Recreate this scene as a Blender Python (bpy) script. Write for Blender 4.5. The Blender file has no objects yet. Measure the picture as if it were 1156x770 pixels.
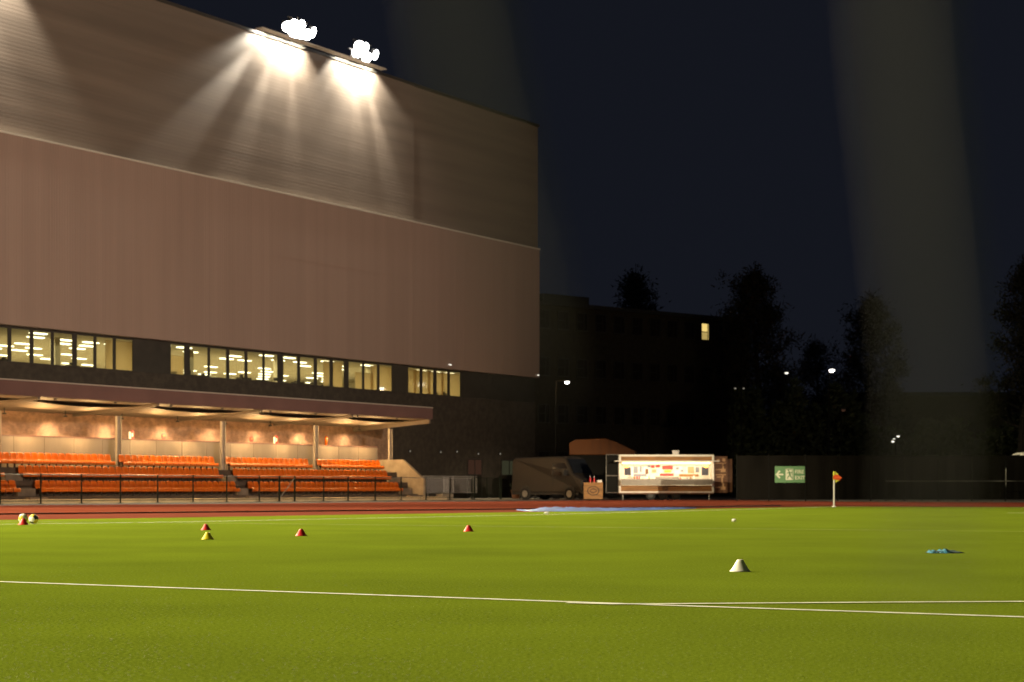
import bpy, bmesh, math, random
from mathutils import Vector, Matrix
random.seed(7)
C = bpy.context.scene.collection
SC = bpy.context.scene
PI = math.pi
# ---------------------------------------------------------------- photograph geometry
F, CX, HY, H = 2100.0, 578.0, 551.0, 0.84        # focal (px of 1156), centre, horizon, eye height
A = math.atan(1262.0 / F)                         # direction of the hall facade
SA, CA = math.sin(A), math.cos(A)
ROT = PI / 2 - A
def P(s, t, z=0.0): return Vector((s * SA - t * CA, s * CA + t * SA, z))
def S(x, t):
    k = (x - CX) / F
    return t * (CA + k * SA) / (SA - k * CA)
def YT(x, t): return S(x, t) * CA + t * SA
def ZT(x, y, t): return H + (HY - y) * YT(x, t) / F
def G(x, y, z=0.0):
    Y = (H - z) * F / (y - HY)
    return Vector(((x - CX) / F * Y, Y, z))
def W(x, y, Y): return Vector(((x - CX) / F * Y, Y, H + (HY - y) * Y / F))

# ---------------------------------------------------------------- materials
def mat(name, col, rough=0.7, metal=0.0, var=0.0, vscale=3.0, stretch=(1, 1, 1), bump=0.0, bscale=30.0,
        emit=None, estr=0.0, col2=None, detail=5.0, spec=None):
    m = bpy.data.materials.new(name); m.use_nodes = True
    nt = m.node_tree; b = nt.nodes['Principled BSDF']
    b.inputs['Base Color'].default_value = (*col, 1)
    b.inputs['Roughness'].default_value = rough; b.inputs['Metallic'].default_value = metal
    if spec is not None: b.inputs['Specular IOR Level'].default_value = spec
    if emit:
        b.inputs['Emission Color'].default_value = (*emit, 1); b.inputs['Emission Strength'].default_value = estr
    if var or bump:
        tc = nt.nodes.new('ShaderNodeTexCoord'); mp = nt.nodes.new('ShaderNodeMapping')
        mp.inputs['Scale'].default_value = stretch
        nt.links.new(tc.outputs['Object'], mp.inputs['Vector'])
    if var:
        n = nt.nodes.new('ShaderNodeTexNoise'); n.inputs['Scale'].default_value = vscale; n.inputs['Detail'].default_value = detail
        nt.links.new(mp.outputs[0], n.inputs['Vector'])
        r = nt.nodes.new('ShaderNodeValToRGB')
        c2 = col2 if col2 else [min(1, c * (1 + var)) for c in col]
        c1 = col if col2 else [c * (1 - var) for c in col]
        r.color_ramp.elements[0].position = .32; r.color_ramp.elements[1].position = .68
        r.color_ramp.elements[0].color = (*c1, 1); r.color_ramp.elements[1].color = (*c2, 1)
        nt.links.new(n.outputs['Fac'], r.inputs[0]); nt.links.new(r.outputs[0], b.inputs['Base Color'])
    if bump:
        n2 = nt.nodes.new('ShaderNodeTexNoise'); n2.inputs['Scale'].default_value = bscale; n2.inputs['Detail'].default_value = 4
        nt.links.new(mp.outputs[0], n2.inputs['Vector'])
        bp = nt.nodes.new('ShaderNodeBump'); bp.inputs['Strength'].default_value = bump; bp.inputs['Distance'].default_value = .05
        nt.links.new(n2.outputs['Fac'], bp.inputs['Height']); nt.links.new(bp.outputs[0], b.inputs['Normal'])
    return m

def cladding(name, col, axis, period, depth, var, seam=0.0, rough=.6):
    """ribbed sheet cladding: a wave profile along one axis plus per-panel tone"""
    m = bpy.data.materials.new(name); m.use_nodes = True
    nt = m.node_tree; L = nt.links; b = nt.nodes['Principled BSDF']; b.inputs['Roughness'].default_value = rough
    tc = nt.nodes.new('ShaderNodeTexCoord'); sx = nt.nodes.new('ShaderNodeSeparateXYZ'); L.new(tc.outputs['Object'], sx.inputs[0])
    mm = nt.nodes.new('ShaderNodeMath'); mm.operation = 'MULTIPLY'; mm.inputs[1].default_value = 2 * PI / period
    L.new(sx.outputs[axis], mm.inputs[0])
    sn = nt.nodes.new('ShaderNodeMath'); sn.operation = 'SINE'; L.new(mm.outputs[0], sn.inputs[0])
    # uneven laps: stretched noise along the rib direction
    mp = nt.nodes.new('ShaderNodeMapping'); L.new(tc.outputs['Object'], mp.inputs[0])
    mp.inputs['Scale'].default_value = (.12, .12, 5.0) if axis == 2 else (6.0, .1, .05)
    nz = nt.nodes.new('ShaderNodeTexNoise'); nz.inputs['Scale'].default_value = 1.0; nz.inputs['Detail'].default_value = 4; L.new(mp.outputs[0], nz.inputs['Vector'])
    ad = nt.nodes.new('ShaderNodeMath'); ad.operation = 'MULTIPLY_ADD'; ad.inputs[1].default_value = 8.0
    L.new(nz.outputs['Fac'], ad.inputs[0]); L.new(sn.outputs[0], ad.inputs[2])
    bp = nt.nodes.new('ShaderNodeBump'); bp.inputs['Strength'].default_value = 1; bp.inputs['Distance'].default_value = depth
    L.new(ad.outputs[0], bp.inputs['Height']); L.new(bp.outputs[0], b.inputs['Normal'])
    mp2 = nt.nodes.new('ShaderNodeMapping'); L.new(tc.outputs['Object'], mp2.inputs[0])
    mp2.inputs['Scale'].default_value = (.05, .1, .9) if axis == 2 else (.9, .1, .03)
    n3 = nt.nodes.new('ShaderNodeTexNoise'); n3.inputs['Scale'].default_value = 1.2; n3.inputs['Detail'].default_value = 6; L.new(mp2.outputs[0], n3.inputs['Vector'])
    r = nt.nodes.new('ShaderNodeValToRGB'); L.new(n3.outputs['Fac'], r.inputs[0])
    r.color_ramp.elements[0].position = .3; r.color_ramp.elements[1].position = .7
    r.color_ramp.elements[0].color = (*[c * (1 - var) for c in col], 1); r.color_ramp.elements[1].color = (*[c * (1 + var) for c in col], 1)
    L.new(r.outputs[0], b.inputs['Base Color'])
    return m

def brickmat(name, c1, c2, mortar, scale=1.0):
    m = bpy.data.materials.new(name); m.use_nodes = True
    nt = m.node_tree; L = nt.links; b = nt.nodes['Principled BSDF']; b.inputs['Roughness'].default_value = .9
    tc = nt.nodes.new('ShaderNodeTexCoord'); sx = nt.nodes.new('ShaderNodeSeparateXYZ'); cb = nt.nodes.new('ShaderNodeCombineXYZ')
    L.new(tc.outputs['Object'], sx.inputs[0]); L.new(sx.outputs[0], cb.inputs[0]); L.new(sx.outputs[2], cb.inputs[1])
    k = nt.nodes.new('ShaderNodeTexBrick'); L.new(cb.outputs[0], k.inputs['Vector'])
    k.inputs['Scale'].default_value = scale; k.inputs['Brick Width'].default_value = .225; k.inputs['Row Height'].default_value = .075
    k.inputs['Mortar Size'].default_value = .008; k.inputs['Color1'].default_value = (*c1, 1); k.inputs['Color2'].default_value = (*c2, 1); k.inputs['Mortar'].default_value = (*mortar, 1)
    n = nt.nodes.new('ShaderNodeTexNoise'); n.inputs['Scale'].default_value = 2.2; n.inputs['Detail'].default_value = 6; L.new(tc.outputs['Object'], n.inputs['Vector'])
    mx = nt.nodes.new('ShaderNodeMixRGB'); mx.blend_type = 'MULTIPLY'; mx.inputs[0].default_value = .7
    r = nt.nodes.new('ShaderNodeValToRGB'); r.color_ramp.elements[0].position = .35; r.color_ramp.elements[0].color = (.45, .45, .45, 1); r.color_ramp.elements[1].position = .65
    L.new(n.outputs['Fac'], r.inputs[0]); L.new(k.outputs['Color'], mx.inputs[1]); L.new(r.outputs[0], mx.inputs[2]); L.new(mx.outputs[0], b.inputs['Base Color'])
    bp = nt.nodes.new('ShaderNodeBump'); bp.inputs['Distance'].default_value = .01; L.new(k.outputs['Fac'], bp.inputs['Height']); bp.invert = True; L.new(bp.outputs[0], b.inputs['Normal'])
    return m

def glassmat(name, tint=(.9, .95, .9), refl=.12):
    m = bpy.data.materials.new(name); m.use_nodes = True
    nt = m.node_tree; L = nt.links; nt.nodes.clear()
    o = nt.nodes.new('ShaderNodeOutputMaterial'); mx = nt.nodes.new('ShaderNodeMixShader'); mx.inputs[0].default_value = refl
    tr = nt.nodes.new('ShaderNodeBsdfTransparent'); tr.inputs[0].default_value = (*tint, 1)
    gl = nt.nodes.new('ShaderNodeBsdfGlossy'); gl.inputs['Roughness'].default_value = .05
    L.new(tr.outputs[0], mx.inputs[1]); L.new(gl.outputs[0], mx.inputs[2]); L.new(mx.outputs[0], o.inputs[0])
    return m

def emat(name, col, st):
    m = bpy.data.materials.new(name); m.use_nodes = True
    nt = m.node_tree; nt.nodes.clear(); o = nt.nodes.new('ShaderNodeOutputMaterial'); e = nt.nodes.new('ShaderNodeEmission')
    e.inputs[0].default_value = (*col, 1); e.inputs[1].default_value = st; nt.links.new(e.outputs[0], o.inputs[0]); return m

M = {}
def turf():
    m = bpy.data.materials.new('turf'); m.use_nodes = True
    nt = m.node_tree; L = nt.links; b = nt.nodes['Principled BSDF']; b.inputs['Roughness'].default_value = 1; b.inputs['Specular IOR Level'].default_value = 0
    tc = nt.nodes.new('ShaderNodeTexCoord')
    fine = nt.nodes.new('ShaderNodeTexNoise'); fine.inputs['Scale'].default_value = 42; fine.inputs['Detail'].default_value = 6; fine.inputs['Roughness'].default_value = .7
    L.new(tc.outputs['Object'], fine.inputs['Vector'])
    r = nt.nodes.new('ShaderNodeValToRGB'); L.new(fine.outputs['Fac'], r.inputs[0])
    r.color_ramp.elements[0].position = .3; r.color_ramp.elements[1].position = .72
    r.color_ramp.elements[0].color = (.066, .098, .007, 1); r.color_ramp.elements[1].color = (.205, .27, .032, 1)
    e = r.color_ramp.elements.new(.5); e.color = (.126, .174, .015, 1)
    big = nt.nodes.new('ShaderNodeTexNoise'); big.inputs['Scale'].default_value = .35; big.inputs['Detail'].default_value = 7; L.new(tc.outputs['Object'], big.inputs['Vector'])
    r2 = nt.nodes.new('ShaderNodeValToRGB'); L.new(big.outputs['Fac'], r2.inputs[0])
    r2.color_ramp.elements[0].position = .3; r2.color_ramp.elements[0].color = (.84, .83, .9, 1); r2.color_ramp.elements[1].position = .7; r2.color_ramp.elements[1].color = (1.06, 1.04, 1, 1)
    mx = nt.nodes.new('ShaderNodeMixRGB'); mx.blend_type = 'MULTIPLY'; mx.inputs[0].default_value = 1
    L.new(r.outputs[0], mx.inputs[1]); L.new(r2.outputs[0], mx.inputs[2]); L.new(mx.outputs[0], b.inputs['Base Color'])
    bp = nt.nodes.new('ShaderNodeBump'); bp.inputs['Strength'].default_value = .4; bp.inputs['Distance'].default_value = .02
    n2 = nt.nodes.new('ShaderNodeTexNoise'); n2.inputs['Scale'].default_value = 110; n2.inputs['Detail'].default_value = 3; L.new(tc.outputs['Object'], n2.inputs['Vector'])
    L.new(n2.outputs['Fac'], bp.inputs['Height']); L.new(bp.outputs[0], b.inputs['Normal'])
    return m
M['turf'] = turf()
M['blade'] = mat('grass_blade', (.135, .178, .016), .8, var=.35, vscale=9)
M['blade2'] = mat('pale_blade', (.20, .24, .04), .8, var=.3, vscale=9)
M['track'] = mat('track_rubber', (.135, .033, .021), 1, var=.14, vscale=.8, bump=.15, bscale=60, spec=0)
M['apron'] = mat('apron_rubber', (.125, .035, .026), 1, var=.14, vscale=.8, bump=.15, bscale=60, spec=0)
M['kerb'] = mat('kerb', (.07, .03, .03), .8, var=.2)
M['asphalt'] = mat('asphalt', (.045, .042, .04), .9, var=.3, vscale=.7, bump=.3)
M['concrete_pave'] = mat('paving', (.40, .33, .22), 1, var=.2, vscale=.6, bump=.2, spec=0)
M['line'] = mat('white_line', (.62, .62, .55), .8, var=.22, vscale=5)
M['oldline'] = mat('faint_line', (.20, .22, .07), .85, var=.4, vscale=1.2)
M['upper'] = cladding('upper_cladding', (.135, .107, .085), 2, .24, .0007, .17)
M['pink'] = cladding('rib_panel', (.270, .194, .160), 0, .22, .0018, .06)
M['coping'] = mat('coping_metal', (.62, .58, .5), .4, .3)
M['darkpanel'] = mat('dark_panel', (.032, .029, .024), .55, var=.18, vscale=1.5)
M['darkwall'] = brickmat('dark_brick', (.065, .052, .036), (.05, .04, .03), (.04, .035, .03))
M['brick'] = brickmat('stand_brick', (.40, .22, .135), (.29, .155, .095), (.34, .28, .2))
M['mullion'] = mat('mullion', (.035, .03, .026), .5)
M['glass'] = glassmat('window_glass')
M['room'] = mat('room_plaster', (.62, .54, .36), .9, var=.05)
M['floor'] = mat('room_floor', (.2, .17, .12), .8, var=.2)
M['roomlamp'] = emat('office_lamp', (1, .85, .56), 6.0)
bm_ = bpy.data.materials.new('roller_blind_cloth'); bm_.use_nodes = True; M['blind'] = bm_
_n = bm_.node_tree; _n.nodes.clear(); _o = _n.nodes.new('ShaderNodeOutputMaterial'); _m = _n.nodes.new('ShaderNodeMixShader'); _m.inputs[0].default_value = .75
_d = _n.nodes.new('ShaderNodeBsdfDiffuse'); _d.inputs[0].default_value = (.62, .54, .38, 1); _t = _n.nodes.new('ShaderNodeBsdfTranslucent'); _t.inputs[0].default_value = (.85, .72, .5, 1)
_n.links.new(_d.outputs[0], _m.inputs[1]); _n.links.new(_t.outputs[0], _m.inputs[2]); _n.links.new(_m.outputs[0], _o.inputs[0])
M['furn'] = mat('office_furniture', (.10, .075, .05), .7, var=.2)
M['conc'] = mat('concrete', (.36, .30, .215), .9, var=.22, vscale=1.6, bump=.25, bscale=9)
M['conc2'] = mat('walkway_concrete', (.78, .63, .40), .95, var=.16, vscale=1.2, spec=.1)
M['steps'] = mat('step_concrete', (.19, .15, .11), .9, var=.2, vscale=2)
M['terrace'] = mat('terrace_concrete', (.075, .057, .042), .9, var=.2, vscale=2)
M['greypanel'] = mat('grey_panel', (.24, .205, .165), .6, var=.12, vscale=1.0, stretch=(1, 1, .25))
M['steel'] = mat('steel_paint', (.40, .35, .28), .5, .1, var=.1)
M['fascia'] = mat('fascia', (.155, .085, .075), .6, var=.1, vscale=.6)
M['soffit'] = mat('soffit', (.17, .135, .10), .7, var=.12, vscale=1)
M['orange'] = mat('orange_plastic', (.60, .128, .005), .38, var=.12, vscale=1.5)
M['bracket'] = mat('seat_bracket', (.05, .035, .03), .6)
M['fencepaint'] = mat('fence_paint', (.017, .021, .014), .7, var=.15, spec=.1)
M['galv'] = mat('galvanised', (.34, .33, .31), .42, .7, var=.2, vscale=6)
M['black'] = mat('black_plastic', (.02, .02, .02), .5, var=.2)
M['screen'] = mat('screen_fabric', (.0075, .007, .006), 1, spec=0, var=.25, vscale=.8, stretch=(1, 1, .3), bump=.4, bscale=3)
M['tyre'] = mat('tyre', (.018, .018, .018), .9)
M['vanpaint'] = mat('van_paint', (.028, .023, .019), .45, .0, var=.06, spec=.3)
M['carglass'] = mat('car_glass', (.012, .014, .018), .06)
M['chrome'] = mat('chrome', (.8, .8, .8), .1, 1)
M['white'] = mat('white_paint', (.78, .75, .68), .45, var=.05)
M['whiteplastic'] = mat('white_plastic', (.80, .78, .77), .45, var=.08, vscale=14)
M['redplastic'] = mat('red_plastic', (.55, .022, .025), .4, var=.1)
M['yellowplastic'] = mat('yellow_plastic', (.68, .56, .012), .4, var=.1)
M['navy'] = mat('navy', (.018, .016, .03), .4)
M['wood'] = mat('wood_board', (.27, .125, .03), .6, var=.45, vscale=2.2, stretch=(.5, 4, 9))
M['wooddark'] = mat('stained_board', (.15, .065, .028), .6, var=.4, vscale=2.2, stretch=(.5, 4, 9))
M['burn'] = mat('burnt_mark', (.035, .02, .012), .7)
M['palewood'] = mat('pale_mark', (.55, .33, .17), .7)
M['interior'] = mat('kitchen_lining', (.75, .70, .60), .5, var=.1)
M['counter'] = mat('steel_counter', (.20, .18, .155), .4, .2, var=.1)
M['red'] = mat('red_print', (.62, .03, .025), .5)
M['print'] = mat('grey_print', (.22, .23, .27), .6)
M['strip'] = emat('strip_light', (1, .74, .40), 6)
M['heat'] = emat('warm_bulb', (1, .36, .05), 9)
M['tarp'] = mat('blue_tarp', (.025, .07, .32), .6, var=.45, vscale=1.7, bump=.8, bscale=2.5, spec=.25)
M['cyan'] = mat('cyan_cloth', (.018, .165, .30), .8, var=.35, vscale=25, bump=.5)
M['navycloth'] = mat('navy_cloth', (.012, .045, .07), .85, var=.4, vscale=25)
M['sign_green'] = mat('sign_green', (.032, .15, .032), .5, var=.06)
M['sign_pale'] = mat('sign_pale', (.50, .53, .38), .5)
M['flag_yellow'] = mat('flag_yellow', (.6, .6, .05), .7)
M['flag_orange'] = mat('flag_orange', (.75, .10, .015), .7)
M['bark'] = mat('bark', (.03, .025, .02), .95, var=.3)
M['twig'] = mat('twigs', (.022, .021, .014), .95, var=.35, vscale=.5)
M['leaf'] = mat('leaf', (.045, .06, .02), .8, var=.35, vscale=.5)
M['schoolbrick'] = brickmat('school_brick', (.05, .04, .024), (.042, .034, .02), (.042, .036, .026))
M['schoolroof'] = mat('school_roof', (.03, .03, .03), .8, var=.2)
M['darkglass'] = mat('dark_glass', (.02, .017, .013), .3, spec=.2)
M['dullrail'] = mat('dull_rail', (.10, .10, .09), .5, var=.8, vscale=.9)
M['darkpole'] = mat('dark_pole', (.012, .012, .011), .9, spec=.05)
M['litwin'] = emat('lit_window', (1, .72, .22), .95)
M['litwin2'] = emat('lit_window_dim', (1, .72, .22), .45)
M['doorglow'] = emat('door_glow', (.9, .42, .25), .045)
M['doorglow2'] = emat('door_glow_green', (.62, .62, .34), .05)
M['lampw'] = emat('lamp_white', (1, .93, .85), 12)
M['flood'] = emat('flood_lens', (1, .97, .93), 30)
M['dot'] = emat('small_lamp', (1, .9, .7), .25)
M['dotb'] = emat('small_lamp_bright', (1, .95, .8), 1.6)
M['orangesheet'] = mat('orange_sheet', (.12, .036, .001), .6, var=.2, vscale=.8, stretch=(3, 3, .4))
M['cord'] = mat('net_cord', (.21, .20, .25), .9, var=.1)

# ---------------------------------------------------------------- mesh helpers
class MB:
    def __init__(s): s.v = []; s.f = []; s.mi = []; s.cur = 0; s.mats = []
    def use(s, m):
        if m not in s.mats: s.mats.append(m)
        s.cur = s.mats.index(m); return s
    def add(s, vs, fs):
        o = len(s.v); s.v += [tuple(v) for v in vs]
        for f in fs: s.f.append(tuple(i + o for i in f)); s.mi.append(s.cur)
        return s
    def box(s, x0, x1, y0, y1, z0, z1):
        return s.add([(x0, y0, z0), (x1, y0, z0), (x1, y1, z0), (x0, y1, z0), (x0, y0, z1), (x1, y0, z1), (x1, y1, z1), (x0, y1, z1)],
                     [(0, 3, 2, 1), (4, 5, 6, 7), (0, 1, 5, 4), (1, 2, 6, 5), (2, 3, 7, 6), (3, 0, 4, 7)])
    def tube(s, p0, p1, r0, r1=None, n=8, cap=True):
        p0, p1 = Vector(p0), Vector(p1); r1 = r0 if r1 is None else r1
        d = (p1 - p0); d = d.normalized() if d.length else Vector((0, 0, 1))
        a = d.orthogonal().normalized(); b = d.cross(a)
        vs = []
        for p, r in ((p0, r0), (p1, r1)):
            for i in range(n):
                an = 2 * PI * i / n; vs.append(p + (a * math.cos(an) + b * math.sin(an)) * r)
        fs = [(i, (i + 1) % n, n + (i + 1) % n, n + i) for i in range(n)]
        if cap: fs += [tuple(range(n - 1, -1, -1)), tuple(range(n, 2 * n))]
        return s.add(vs, fs)
    def path(s, pts, r, n=6):
        for a, b in zip(pts, pts[1:]): s.tube(a, b, r, r, n)
        return s
    def lathe(s, prof, n=24, c=(0, 0, 0)):
        vs = []; fs = []
        for r, z in prof:
            for i in range(n):
                an = 2 * PI * i / n; vs.append((c[0] + r * math.cos(an), c[1] + r * math.sin(an), c[2] + z))
        for k in range(len(prof) - 1):
            for i in range(n): fs.append((k * n + i, k * n + (i + 1) % n, (k + 1) * n + (i + 1) % n, (k + 1) * n + i))
        return s.add(vs, fs)
    def prism(s, poly, y0, y1, axis='y'):
        """poly in (x,z) extruded along y, or in (y,z) extruded along x, or (x,y) along z"""
        def pt(a, b, e): return {'y': (a, e, b), 'x': (e, a, b), 'z': (a, b, e)}[axis]
        n = len(poly); vs = [pt(a, b, y0) for a, b in poly] + [pt(a, b, y1) for a, b in poly]
        fs = [tuple(range(n)), tuple(range(2 * n - 1, n - 1, -1))] + [(i, i + n, (i + 1) % n + n, (i + 1) % n) for i in range(n)]
        return s.add(vs, fs)
    def build(s, name, m=None, parent=None, off=(0, 0, 0), smooth=False, bevel=0, loc=None, rotz=0):
        me = bpy.data.meshes.new(name)
        vs = [(v[0] - off[0], v[1] - off[1], v[2] - off[2]) for v in s.v]
        me.from_pydata(vs, [], s.f); me.update()
        ms = s.mats if s.mats else [m]
        for k in ms: me.materials.append(k)
        if s.mats:
            for p, i in zip(me.polygons, s.mi): p.material_index = i
        bm = bmesh.new(); bm.from_mesh(me); bmesh.ops.recalc_face_normals(bm, faces=bm.faces); bm.to_mesh(me); bm.free()
        if smooth:
            for p in me.polygons: p.use_smooth = True
        o = bpy.data.objects.new(name, me); C.objects.link(o)
        if parent: o.parent = parent
        if loc is not None: o.location = loc
        if rotz: o.rotation_euler = (0, 0, rotz)
        if bevel:
            b = o.modifiers.new('bevel', 'BEVEL'); b.width = bevel; b.segments = 2; b.limit_method = 'ANGLE'
        return o
def tag(o, label, cat, group=None):
    o['label'] = label; o['category'] = cat
    if group: o['group'] = group
    return o
def thing(name, label, cat, loc=(0, 0, 0), rotz=0.0, group=None):
    o = bpy.data.objects.new(name, None); C.objects.link(o); o.empty_display_size = .3
    o.location = loc; o.rotation_euler = (0, 0, rotz); return tag(o, label, cat, group)
def struct(o): o['kind'] = 'structure'; return o
def copy_thing(o, loc, rotz, label):
    r = o.copy(); C.objects.link(r); r.location = loc; r.rotation_euler = (0, 0, rotz); r['label'] = label
    for ch in o.children:
        c = ch.copy(); C.objects.link(c); c.parent = r
        for g in ch.children:
            d = g.copy(); C.objects.link(d); d.parent = c
    return r
def sheet(name, pts, z, m):
    b = MB(); b.add([(p[0], p[1], 0) for p in pts], [tuple(range(len(pts)))])
    o = b.build(name, m, loc=(0, 0, z)); 
    bm = bmesh.new(); bm.from_mesh(o.data)
    for f in bm.faces:
        if f.normal.z < 0: f.normal_flip()
    bmesh.ops.triangulate(bm, faces=bm.faces); bm.to_mesh(o.data); bm.free()
    return struct(o)
def text_mesh(body, size, m, parent, name, loc, rot=(PI / 2, 0, 0), align='LEFT'):
    cu = bpy.data.curves.new(name, 'FONT'); cu.body = body; cu.size = size; cu.extrude = .004; cu.align_x = align; cu.offset = size * .012
    t = bpy.data.objects.new('tmp', cu); C.objects.link(t)
    dg = bpy.context.evaluated_depsgraph_get(); me = bpy.data.meshes.new_from_object(t.evaluated_get(dg))
    bpy.data.objects.remove(t); me.materials.clear(); me.materials.append(m)
    o = bpy.data.objects.new(name, me); C.objects.link(o); o.parent = parent; o.location = loc; o.rotation_euler = rot
    return o

# ================================================================ GROUND
sheet('ground', [(-1500, -300), (1500, -300), (1500, 2500), (-1500, 2500)], -.016, M['asphalt'])
outer = [(-500, 578.5), (0, 570.4), (200, 569.0), (400, 567.2), (600, 565.4), (700, 564.4), (780, 564.2), (860, 564.9), (960, 566.2), (1156, 567.0), (1700, 568.5)]
kerbl = [(-500, 590), (0, 581), (200, 579), (400, 577), (600, 575), (700, 573.9), (785, 572.9), (880, 571.2), (960, 570.7), (1156, 571.6), (1700, 573.6)]
grassl = [(-500, 601), (0, 587), (200, 584.4), (400, 581.0), (600, 578.0), (860, 573.2), (930, 571.8), (1156, 572.6), (1700, 574.6)]
og = [G(*p) for p in outer]; kg = [G(*p) for p in kerbl]; gg = [G(*p) for p in grassl]
sheet('concourse', [P(20, 73.2), P(66, 73.2), P(100, 72.8), P(118, 71), P(135, 64), P(135, 82.4), P(20, 82.4)] , -.012, M['concrete_pave'])
near_r, near_l = (140, -40, 0), (-90, -40, 0)
sheet('running_track', og + [(160, 60, 0), near_r, near_l], -.008, M['track'])
sheet('track_apron', kg + [(120, 55, 0), near_r, near_l], -.004, M['apron'])
sheet('grass_pitch', gg + [(100, 50, 0), near_r, near_l], 0.0, M['turf'])
def strip(name, pts, w, z, m):
    """a ground strip of real width w following ground points"""
    b = MB(); L_, R_ = [], []
    for i, p in enumerate(pts):
        a = pts[max(0, i - 1)]; c = pts[min(len(pts) - 1, i + 1)]; d = (c - a).normalized(); n = Vector((-d.y, d.x, 0))
        L_.append(p + n * w / 2); R_.append(p - n * w / 2)
    n = len(pts); b.add([(v.x, v.y, 0) for v in L_ + R_], [(i, n + i, n + i + 1, i + 1) for i in range(n - 1)])
    return struct(b.build(name, m, loc=(0, 0, z)))
# raised inner kerb of the track
kb = MB()
for a, b_ in zip(kg[:8], kg[1:8]):
    d = (b_ - a).normalized(); n = Vector((-d.y, d.x, 0)) * .06
    kb.add([a + n, a - n, b_ - n, b_ + n] + [q + Vector((0, 0, .05)) for q in (a + n, a - n, b_ - n, b_ + n)], [(4, 5, 6, 7), (0, 1, 5, 4), (1, 2, 6, 5), (2, 3, 7, 6), (3, 0, 4, 7)])
struct(kb.build('track_kerb', M['kerb'], loc=(0, 0, -.004)))
strip('touch_line', [G(*p) for p in ((-400, 601), (0, 592), (200, 589.4), (400, 585.4), (600, 581.4), (860, 574.6), (941, 572.2))], .12, .004, M['line'])
strip('goal_line', [G(*p) for p in ((941, 572.2), (1156, 573.3), (1700, 576.2))], .12, .004, M['line'])
strip('box_line', [G(*p) for p in ((-300, 646.6), (0, 657), (400, 671.2), (760, 684), (1156, 697), (1500, 708.5))], .085, .004, M['line'])
strip('arc_line', [G(*p) for p in ((640, 681.2), (690, 682.6), (760, 682.4), (860, 681.6), (1000, 680.6), (1156, 679.8), (1400, 679.4))], .08, .0065, M['line'])
strip('old_line', [G(*p) for p in ((-100, 587.8), (300, 591.3), (560, 594.3), (860, 597.3), (1156, 600.2), (1500, 603.6))], .10, .004, M['oldline'])
strip('short_line', [G(*p) for p in ((1137, 579.4), (1156, 579.0), (1300, 577.4))], .12, .0045, M['line'])
# lane lines on the track, parallel to the touch line
for k in range(1, 7):
    q = k / 7.0
    strip('lane_line', [o_ * q + k_ * (1 - q) for o_, k_ in zip([G(*p) for p in ((-300, 575.3), (0, 570.4), (200, 569.0), (400, 567.2), (600, 565.4), (700, 564.4))],
                                                            [G(*p) for p in ((-300, 586.4), (0, 581), (200, 579), (400, 577), (600, 575), (700, 573.9))])], .05, -.0045, mat('lane_paint', (.15, .05, .032), 1, var=.3, spec=0) if k == 1 else bpy.data.materials['lane_paint'])

# loose longer turf fibres on the nearest pitch: ground cover
def fibres():
    rnd = random.Random(3); b = MB()
    for i in range(15000):
        Y = 7.0 + 13 * rnd.random() ** 1.6; X = (rnd.random() - .5) * Y * .62
        h = .002 + .003 * rnd.random(); w = .0025; an = rnd.random() * 2 * PI; ln = .02 * (rnd.random() + .4)
        dx, dy = math.cos(an) * w, math.sin(an) * w; lx, ly = -math.sin(an) * ln, math.cos(an) * ln
        b.use(M['blade'] if i % 9 else M['blade2']); o = len(b.v); b.v += [(X - dx, Y - dy, .001), (X + dx, Y + dy, .001), (X + lx, Y + ly, h)]; b.f.append((o, o + 1, o + 2)); b.mi.append(b.cur)
    o = b.build('grass'); o['kind'] = 'stuff'; tag(o, 'loose green turf fibres on the nearest part of the pitch', 'grass')
fibres()

# ================================================================ SPORTS HALL
s0, t0 = 100.0, 82.0
OFF = (s0, t0, 0)
hall = thing('sports_hall', 'huge brown clad sports hall with lit window strip behind the grandstand', 'building', P(s0, t0), ROT)
TP, TU, TD = 82.0, 82.4, 82.55                     # ribbed panel, upper wall, dark window wall
SE = S(609, TP); SL = 20.0
zt, zm, zb = 32.6, 21.85, 10.5
b = MB(); b.box(SL, S(466, TU), TU - .10, TU + 55, zm, zt); b.box(S(466, TU) + .001, S(607, TU), TU, TU + 55, zm, zt)
b.build('upper_wall', M['upper'], hall, OFF)
b = MB(); b.box(SL, SE, TP, TU + 55, zb, zm - .12); b.build('ribbed_panel', M['pink'], hall, OFF)
b = MB(); b.box(SL, SE + .05, TP - .06, TU + .3, zm - .12, zm - .005); b.build('ledge', M['coping'], hall, OFF)
b = MB(); b.box(SL, S(607, TU) + .05, TU - .16, TU + .5, zt, zt + .22); b.build('parapet', M['darkpanel'], hall, OFF)
# panel joint half way up the ribbed panel (real recessed shadow line: thin projecting drip)
b = MB(); b.box(S(300, TP), SE, TP - .004, TP - .001, 17.3, 17.34); b.build('panel_joint', M['pink'], hall, OFF)
for x in (465, 514, 524, 568):
    b = MB(); s_ = S(x, TP); b.box(s_ - .02, s_ + .02, TP - .008, TP - .002, zb + .1, zm - .2); b.build('cover_strip', M['pink'], hall, OFF)
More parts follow.
